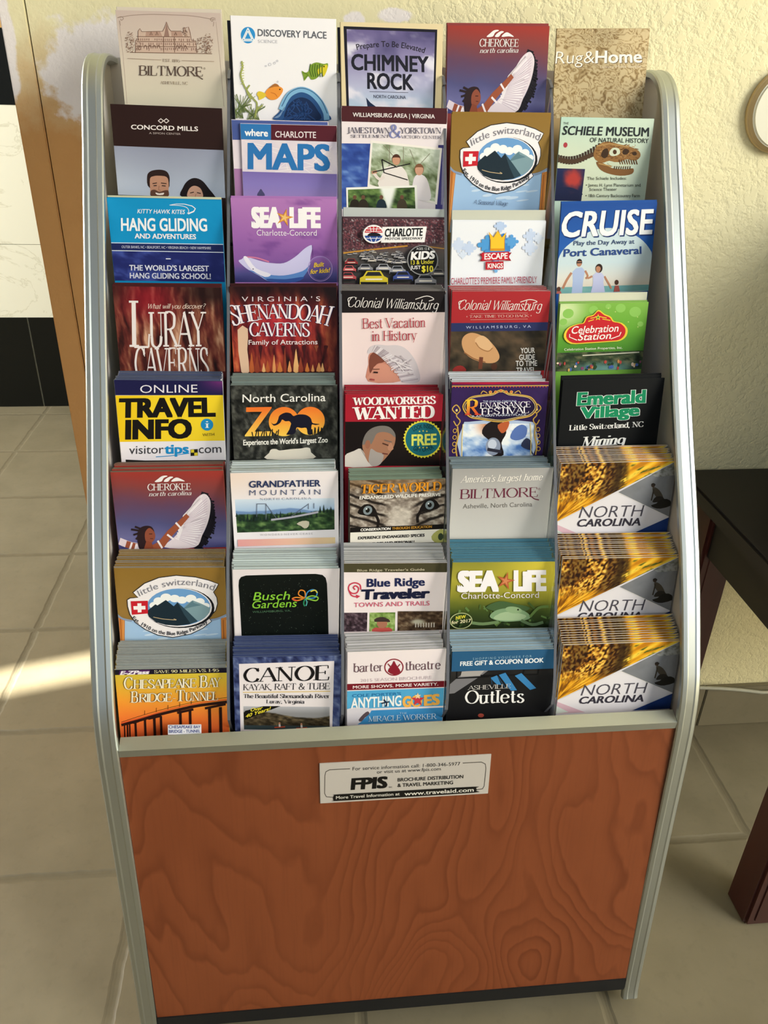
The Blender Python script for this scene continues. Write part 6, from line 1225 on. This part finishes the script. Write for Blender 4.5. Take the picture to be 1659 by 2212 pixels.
# ------------------------------------------------------------------ hanging the brochures
# cover colour, paper edge, colour along the top, name, label of the front copy, label of the copies behind it
SPEC = {
(0, 0): ('#cfc4b6', '#c8beb2', None, 'brochure', 'cream brochure with a brown line drawing of a grand chateau, top of the leftmost column', 'spare cream brochure directly behind the chateau drawing'),
(0, 1): ('#efedf1', '#dcdce2', None, 'brochure', 'white brochure with orange and green fish and a blue jellyfish', 'dark-backed brochure peeking out left of the fish brochure'),
(0, 2): ('#e0cfa6', '#d8cba8', None, 'brochure', 'cream-bordered brochure with bold black capitals on a cloudy purple sky', 'dark-backed brochure behind the cloudy purple sky cover'),
(0, 3): ('#8a3c3c', '#cfc4bc', None, 'brochure', 'red to violet brochure with a feathered dancer, in the top row', 'spare copy behind the top row feathered dancer brochure'),
(0, 4): ('#a98f62', '#c4b48e', None, 'brochure', 'tan brochure with a swirling rug pattern, top of the rightmost column', ''),
(1, 0): ('#2a1714', '#5a4440', None, 'brochure', 'dark brown and pale blue brochure showing heads of a man and a woman', ''),
(1, 1): ('#e2d6de', '#d2ccd4', '#e2d6de', 'map_booklet', 'map booklet with big blue MAPS lettering and lavender lower part', 'second map booklet sticking out left behind the MAPS booklet'),
(1, 2): ('#e8dee2', '#d8d0d0', '#4a2025', 'brochure', 'white brochure with a maroon top band and two tilted photographs', 'spare copy behind the brochure with two tilted photographs'),
(1, 3): ('#8f6e2e', '#b8a070', None, 'brochure', 'golden brochure with Swiss flag and mountain emblem, second row from top', 'spare copy behind the upper mountain emblem brochure'),
(1, 4): ('#bcd4c4', '#c8ccba', None, 'brochure', 'pale green brochure with a brown dinosaur skull', ''),
(2, 0): ('#0a86be', '#7c9ab0', None, 'brochure', 'blue hang gliding brochure with white capitals', 'spare copy behind the blue hang gliding brochure'),
(2, 1): ('#a872b4', '#c0a8c4', None, 'brochure', 'purple brochure with a white swimming ray', 'spare copy behind the purple ray brochure'),
(2, 2): ('#4c343c', '#8a8688', None, 'brochure', 'motor racing brochure crowded with race cars and a round black badge', 'spare brochure tucked behind the race car brochure'),
(2, 3): ('#e9ecf4', '#d4d4d6', None, 'brochure', 'white brochure with a yellow crown on blue puzzle pieces', 'spare brochure tucked behind the yellow crown brochure'),
(2, 4): ('#1f52a0', '#8a9cb8', None, 'brochure', 'bright blue cruise brochure with a couple walking hand in hand', 'spare copy behind the blue cruise brochure'),
(3, 0): ('#4c1a1c', '#3c3234', None, 'brochure', 'red brown cavern brochure with tall white serif letters', 'spare copy behind the cavern brochure with tall serif letters'),
(3, 1): ('#3a1418', '#34302e', None, 'brochure', 'red and orange cavern brochure with arched blue-outlined letters', 'spare copy behind the cavern brochure with arched letters'),
(3, 2): ('#ead6d6', '#8a8684', '#1b1517', 'brochure', 'pink-white brochure with a girl in a ruffled white bonnet', 'copies stacked behind the bonnet girl brochure'),
(3, 3): ('#a6282e', '#d4d6da', None, 'brochure', 'red brochure with white script and a tan straw hat', 'copies stacked behind the straw hat brochure'),
(3, 4): ('#78b044', '#c8ccb0', None, 'brochure', 'green brochure with a red and yellow star-topped sign', 'spare brochure tucked behind the green star sign brochure'),
(4, 0): ('#e9e6ee', '#67728e', '#1b1a46', 'brochure', 'yellow and white brochure with heavy black TRAVEL INFO lettering', 'navy-topped copies stacked behind the yellow TRAVEL INFO brochure'),
(4, 1): ('#242522', '#8d9c9c', None, 'brochure', 'dark grey zoo brochure with an elephant in orange letters', 'copies stacked behind the orange elephant zoo brochure'),
(4, 2): ('#a41c2e', '#a0464e', None, 'brochure', 'red and black brochure with a bearded man and a round FREE badge', 'red copies stacked behind the bearded man brochure'),
(4, 3): ('#2a1848', '#c6ccd2', '#b01838', 'brochure', 'deep purple festival brochure with an ornate gold frame', 'copies stacked behind the purple gold-framed brochure'),
(4, 4): ('#0c0f12', '#2c2f31', None, 'brochure', 'black brochure with green outlined letters', 'spare black copy behind the green lettered brochure'),
(5, 0): ('#9c3830', '#8a7468', None, 'brochure', 'red to violet brochure with a feathered dancer, lower left column', 'copies stacked behind the lower feathered dancer brochure'),
(5, 1): ('#e9e5ec', '#bccaca', None, 'brochure', 'white brochure with a framed photograph of a mountain footbridge', 'white copies stacked behind the mountain footbridge brochure'),
(5, 2): ('#6a5f54', '#8fa392', None, 'brochure', 'brochure with staring grey tiger eyes and orange title', 'copies stacked behind the tiger eyes brochure'),
(5, 3): ('#b4b2b0', '#7c8c94', '#7c8c94', 'brochure', 'plain silver grey brochure with small burgundy lettering', 'copies stacked behind the plain silver grey brochure'),
(5, 4): ('#e2dee2', '#bfa878', None, 'visitor_guide', 'sunflower visitor guide, topmost of the three sunflower stacks', 'sunflower guides stacked behind the topmost sunflower cover'),
(6, 0): ('#8d6c2e', '#a29c94', None, 'brochure', 'golden brochure with Swiss flag and mountain emblem, lower left column', 'copies stacked behind the lower left mountain emblem brochure'),
(6, 1): ('#e6dde0', '#b8c6c6', None, 'brochure', 'white brochure with a rounded black panel and green handwriting', 'copies stacked behind the rounded black panel brochure'),
(6, 2): ('#ece0e2', '#a8acb0', None, 'visitor_guide', 'white guide with dark blue hand-drawn title and a red spiral', 'copies stacked behind the red spiral guide'),
(6, 3): ('#9a9438', '#5f8a9c', '#47788e', 'brochure', 'olive yellow brochure with a green sea turtle', 'blue-topped copies stacked behind the sea turtle brochure'),
(6, 4): ('#e2dee2', '#bfa878', None, 'visitor_guide', 'sunflower visitor guide, middle of the three sunflower stacks', 'sunflower guides stacked behind the middle sunflower cover'),
(7, 0): ('#d8b43c', '#a9aeae', '#3a3a44', 'brochure', 'orange sunset brochure with a long dark bridge', 'copies stacked behind the orange bridge brochure'),
(7, 1): ('#3a4674', '#5a6892', '#36426e', 'brochure', 'navy-bordered canoe brochure with black serif capitals', 'navy copies stacked behind the canoe brochure'),
(7, 2): ('#ede2e4', '#c0c2c6', None, 'brochure', 'white and blue theatre brochure with a round red emblem', 'copies stacked behind the theatre brochure'),
(7, 3): ('#1c1c1e', '#a4b6c2', '#295a82', 'coupon_book', 'black coupon book with a blue band and white serif title', 'blue-banded copies stacked behind the black coupon book'),
(7, 4): ('#e2dee2', '#bfa878', None, 'visitor_guide', 'sunflower visitor guide, lowest of the three sunflower stacks', 'sunflower guides stacked behind the lowest sunflower cover'),
}
TALL = {(2, 2): '#b6bcbc', (2, 3): '#c6c8ba', (3, 4): '#cfd0ba', (2, 0): '#c8c8a8'}
ART[(0, 3)] = ART[(5, 0)]; ART[(1, 3)] = ART[(6, 0)]
REFDIM = {(0, 3): (5, 0), (1, 3): (6, 0), (5, 4): (7, 4), (6, 4): (7, 4)}
BTOP = {(4, 3): '#c4c8d0', (7, 0): '#8c9292', (4, 0): '#4a5272', (3, 2): '#6c6866', (6, 1): '#c4d0d0', (7, 2): '#c8c6ca', (6, 2): '#b4b4b4', (5, 1): '#ccd6d8', (5, 2): '#7c907e', (7, 3): '#8aa4b6', (4, 1): '#74827e'}
def depth_len(r, y, z):
    zb = tier(r)[1]-0.125
    return (z-zb)/math.cos(LEAN)
for (r, c), (x, y, z, w, h, roll, n, T, rise) in PLACE.items():
    x, y, z, w, h, T, rise = (v/1000 for v in (x, y, z, w, h, T, rise))
    face, edge, top, name, lab, lab2 = SPEC[r, c]
    rng = random.Random(r*17+c); cat = 'brochure'
    pitch = T/max(n, 1); t0 = min(0.0022, pitch*0.85)
    L = depth_len(r, y, z)
    if roll: L -= abs(math.sin(math.radians(roll)))*w*0.5
    front = mesh_obj(name, booklet_mesh('booklet', w, t0, L, face, edge, top=top)); hang(front, x, y, z, roll)
    setp(front, lab, cat, 'front covers on the brochure rack' if False else None)
    rw, rh = PLACE[REFDIM.get((r, c), (r, c))][3:5]
    if (r, c) in REFDIM: art = ART[r, c](w, rh*w/rw)
    else: art = ART[r, c](w, h)
    art_children(art, front)
    pic = [ch for ch in front.children if ch.name.startswith('picture')]
    nrm = Vector((0, math.cos(LEAN), -math.sin(LEAN))); up = Vector((0, math.sin(LEAN), math.cos(LEAN)))
    for k in range(1, n):
        f = k/max(n-1, 1)
        d = T*k/n+0.0001
        tall = (r, c) in TALL and k == n-1
        lift = rise*(1.0 if tall else f*0.25) if (r, c) in TALL else rise*f
        jx, jr, jl = rng.uniform(-0.0010, 0.0010), rng.uniform(-0.35, 0.35), rng.uniform(-0.0007, 0.0007)
        if r < 4 or w > 0.115: jl *= 0.3
        tk = pitch*rng.uniform(0.62, 0.9)
        e = lin(edge)*rng.uniform(0.72, 1.1); eh = '#%02x%02x%02x' % tuple(int(255*min(1, (v**(1/2.2)))) for v in e)
        fc, tp, dx = face, BTOP.get((r, c), top), jx
        lb = lab2
        if tall: fc = tp = TALL[r, c]; eh = fc
        if (r, c) == (0, 1): fc = tp = eh = '#1c1d24'; dx = -0.0032; lift = -0.004
        if (r, c) == (0, 2): fc = tp = eh = '#23232b'; dx = -0.0025; lift = -0.004
        if c == 4 and r >= 5: tk = 0.0009; jl *= 2
        if (r, c) == (1, 1): dx = -0.0085; lift = 0.0035
        P = Vector((x+dx, y, z))+nrm*d+up*(lift+jl)
        ww = w-0.002 if r >= 4 and w < 0.115 else w
        Lk = depth_len(r, P.y, P.z)-abs(math.sin(math.radians(roll+jr)))*w*0.5
        o = mesh_obj(name, booklet_mesh('booklet', ww, tk, Lk, fc, eh, top=tp)); hang(o, P.x, P.y, P.z, roll+jr)
        if c == 4 and r >= 5:
            for ch in pic:
                p2 = ch.copy(); COL.objects.link(p2); p2.parent = o
        if (r, c) == (1, 1):
            me = ink_mesh('picture', [(0.0005, -0.0001, -0.0005), (ww-0.0005, -0.0001, -0.0005), (0.0005, -0.0001, -0.018), (ww-0.0005, -0.0001, -0.018), (0.0005, -0.0001, -0.044), (ww-0.0005, -0.0001, -0.044), (0.0005, -0.0001, -0.07), (ww-0.0005, -0.0001, -0.07)],
                          [(0, 2, 3, 1), (4, 6, 7, 5)], np.array([lin('#4a5a98')]*4+[lin('#a878a8')]*4), [M_PRINT]); mesh_obj('picture', me, o)
        setp(o, lb, cat, 'brochures '+lb.split(' behind the ')[-1].join(('stacked behind the ', '')) if n > 2 else None)

# ------------------------------------------------------------------ lettering on the rack itself
Q = [(145, 182), (1498, 99), (152, 457), (1480, 372)]
pw, ph = 0.172, 0.0505
plate = bpy.data.objects.new('information_plate', None); COL.objects.link(plate); plate.parent = rack
sl = math.atan2(0.040, 0.375)
plate.matrix_parent_inverse = RI; plate.matrix_basis = Matrix.Translation((-0.086, -0.0035, 0.3995)) @ Matrix.Rotation(-sl, 4, 'X')
plate['label'] = 'silver information plate with black lettering'
M_PLATE = mat('silver_plate', '#bdb7b0', 0.4, 0.0)
bm = bmesh.new(); box(bm, 0, pw, -0.0006, 0.0006, -ph, 0, 0.0002); bm_obj('plate_sheet', bm, M_PLATE, plate)
a = Art(Q, pw, ph); a.part('lettering'); K = '#26231f'
a.line([(385, 213), (225, 222), (196, 236), (188, 262), (186, 385), (200, 408), (255, 412)], 5, '#4c4640'); a.line([(1272, 162), (1420, 153), (1452, 166), (1458, 195), (1448, 318), (1436, 338), (1385, 346)], 5, '#4c4640')
a.text('For service information call: 1-800-346-5977', 405, 1253, 224, 23, K, 178); a.text('or visit us at www.fpis.com', 596, 1100, 243, 22, K, 214)
a.text('FPIS', 390, 680, 356, 74, '#161412', 338, b=0.05, sh=0.06); a.text('INC.', 692, 722, 340, 9, K); a.text('BROCHURE DISTRIBUTION', 760, 1280, 296, 23, K, 266, b=0.02); a.text('& TRAVEL MARKETING', 760, 1200, 334, 23, K, 308, b=0.02)
a.poly([(252, 415), (262, 395), (290, 390), (800, 358), (1360, 324), (1384, 332), (1386, 352), (1366, 366), (800, 404), (280, 436), (258, 432)], '#191715', 3)
a.text('More Travel Information at', 275, 778, 423, 20, '#c8c4ba', 390, b=0.02); a.text('www.travelaid.com', 815, 1365, 392, 25, '#d8d4ca', 357, b=0.02)
for nme, (V, F, C, _) in a.parts.items():
    o = mesh_obj('lettering', ink_mesh('lettering', np.concatenate(V)-np.array([0, 0.0006, 0]), F, np.concatenate(C), [M_PRINT]), plate)
tag = bpy.data.objects.new('slot_label', None); COL.objects.link(tag); tag.parent = rack; tag.matrix_parent_inverse = RI
tag.matrix_basis = Matrix.Translation((-0.2300, 0.0150, 0.4420)) @ Matrix.Rotation(-math.radians(20), 4, 'X') @ Matrix.Rotation(math.radians(2), 4, 'Y')
tag['label'] = 'small white slot label with blue capitals'
bm = bmesh.new(); box(bm, 0, 0.0315, 0, 0.0006, -0.0098, 0); bm_obj('label_card', bm, mat('white_card', '#d8d8e2', 0.5), tag)
a = Art([(430, 1275), (660, 1260), (432, 1335), (662, 1325)], 0.0315, 0.0098); a.part('lettering'); a.text('CHESAPEAKE BAY', 436, 654, 1296, 19, '#3c4c86', 1286, b=0.02); a.text('BRIDGE - TUNNEL', 438, 654, 1324, 19, '#3c4c86', 1314, b=0.02)
for nme, (V, F, C, _) in a.parts.items(): mesh_obj('lettering', ink_mesh('lettering', np.concatenate(V), F, np.concatenate(C), [M_PRINT]), tag)
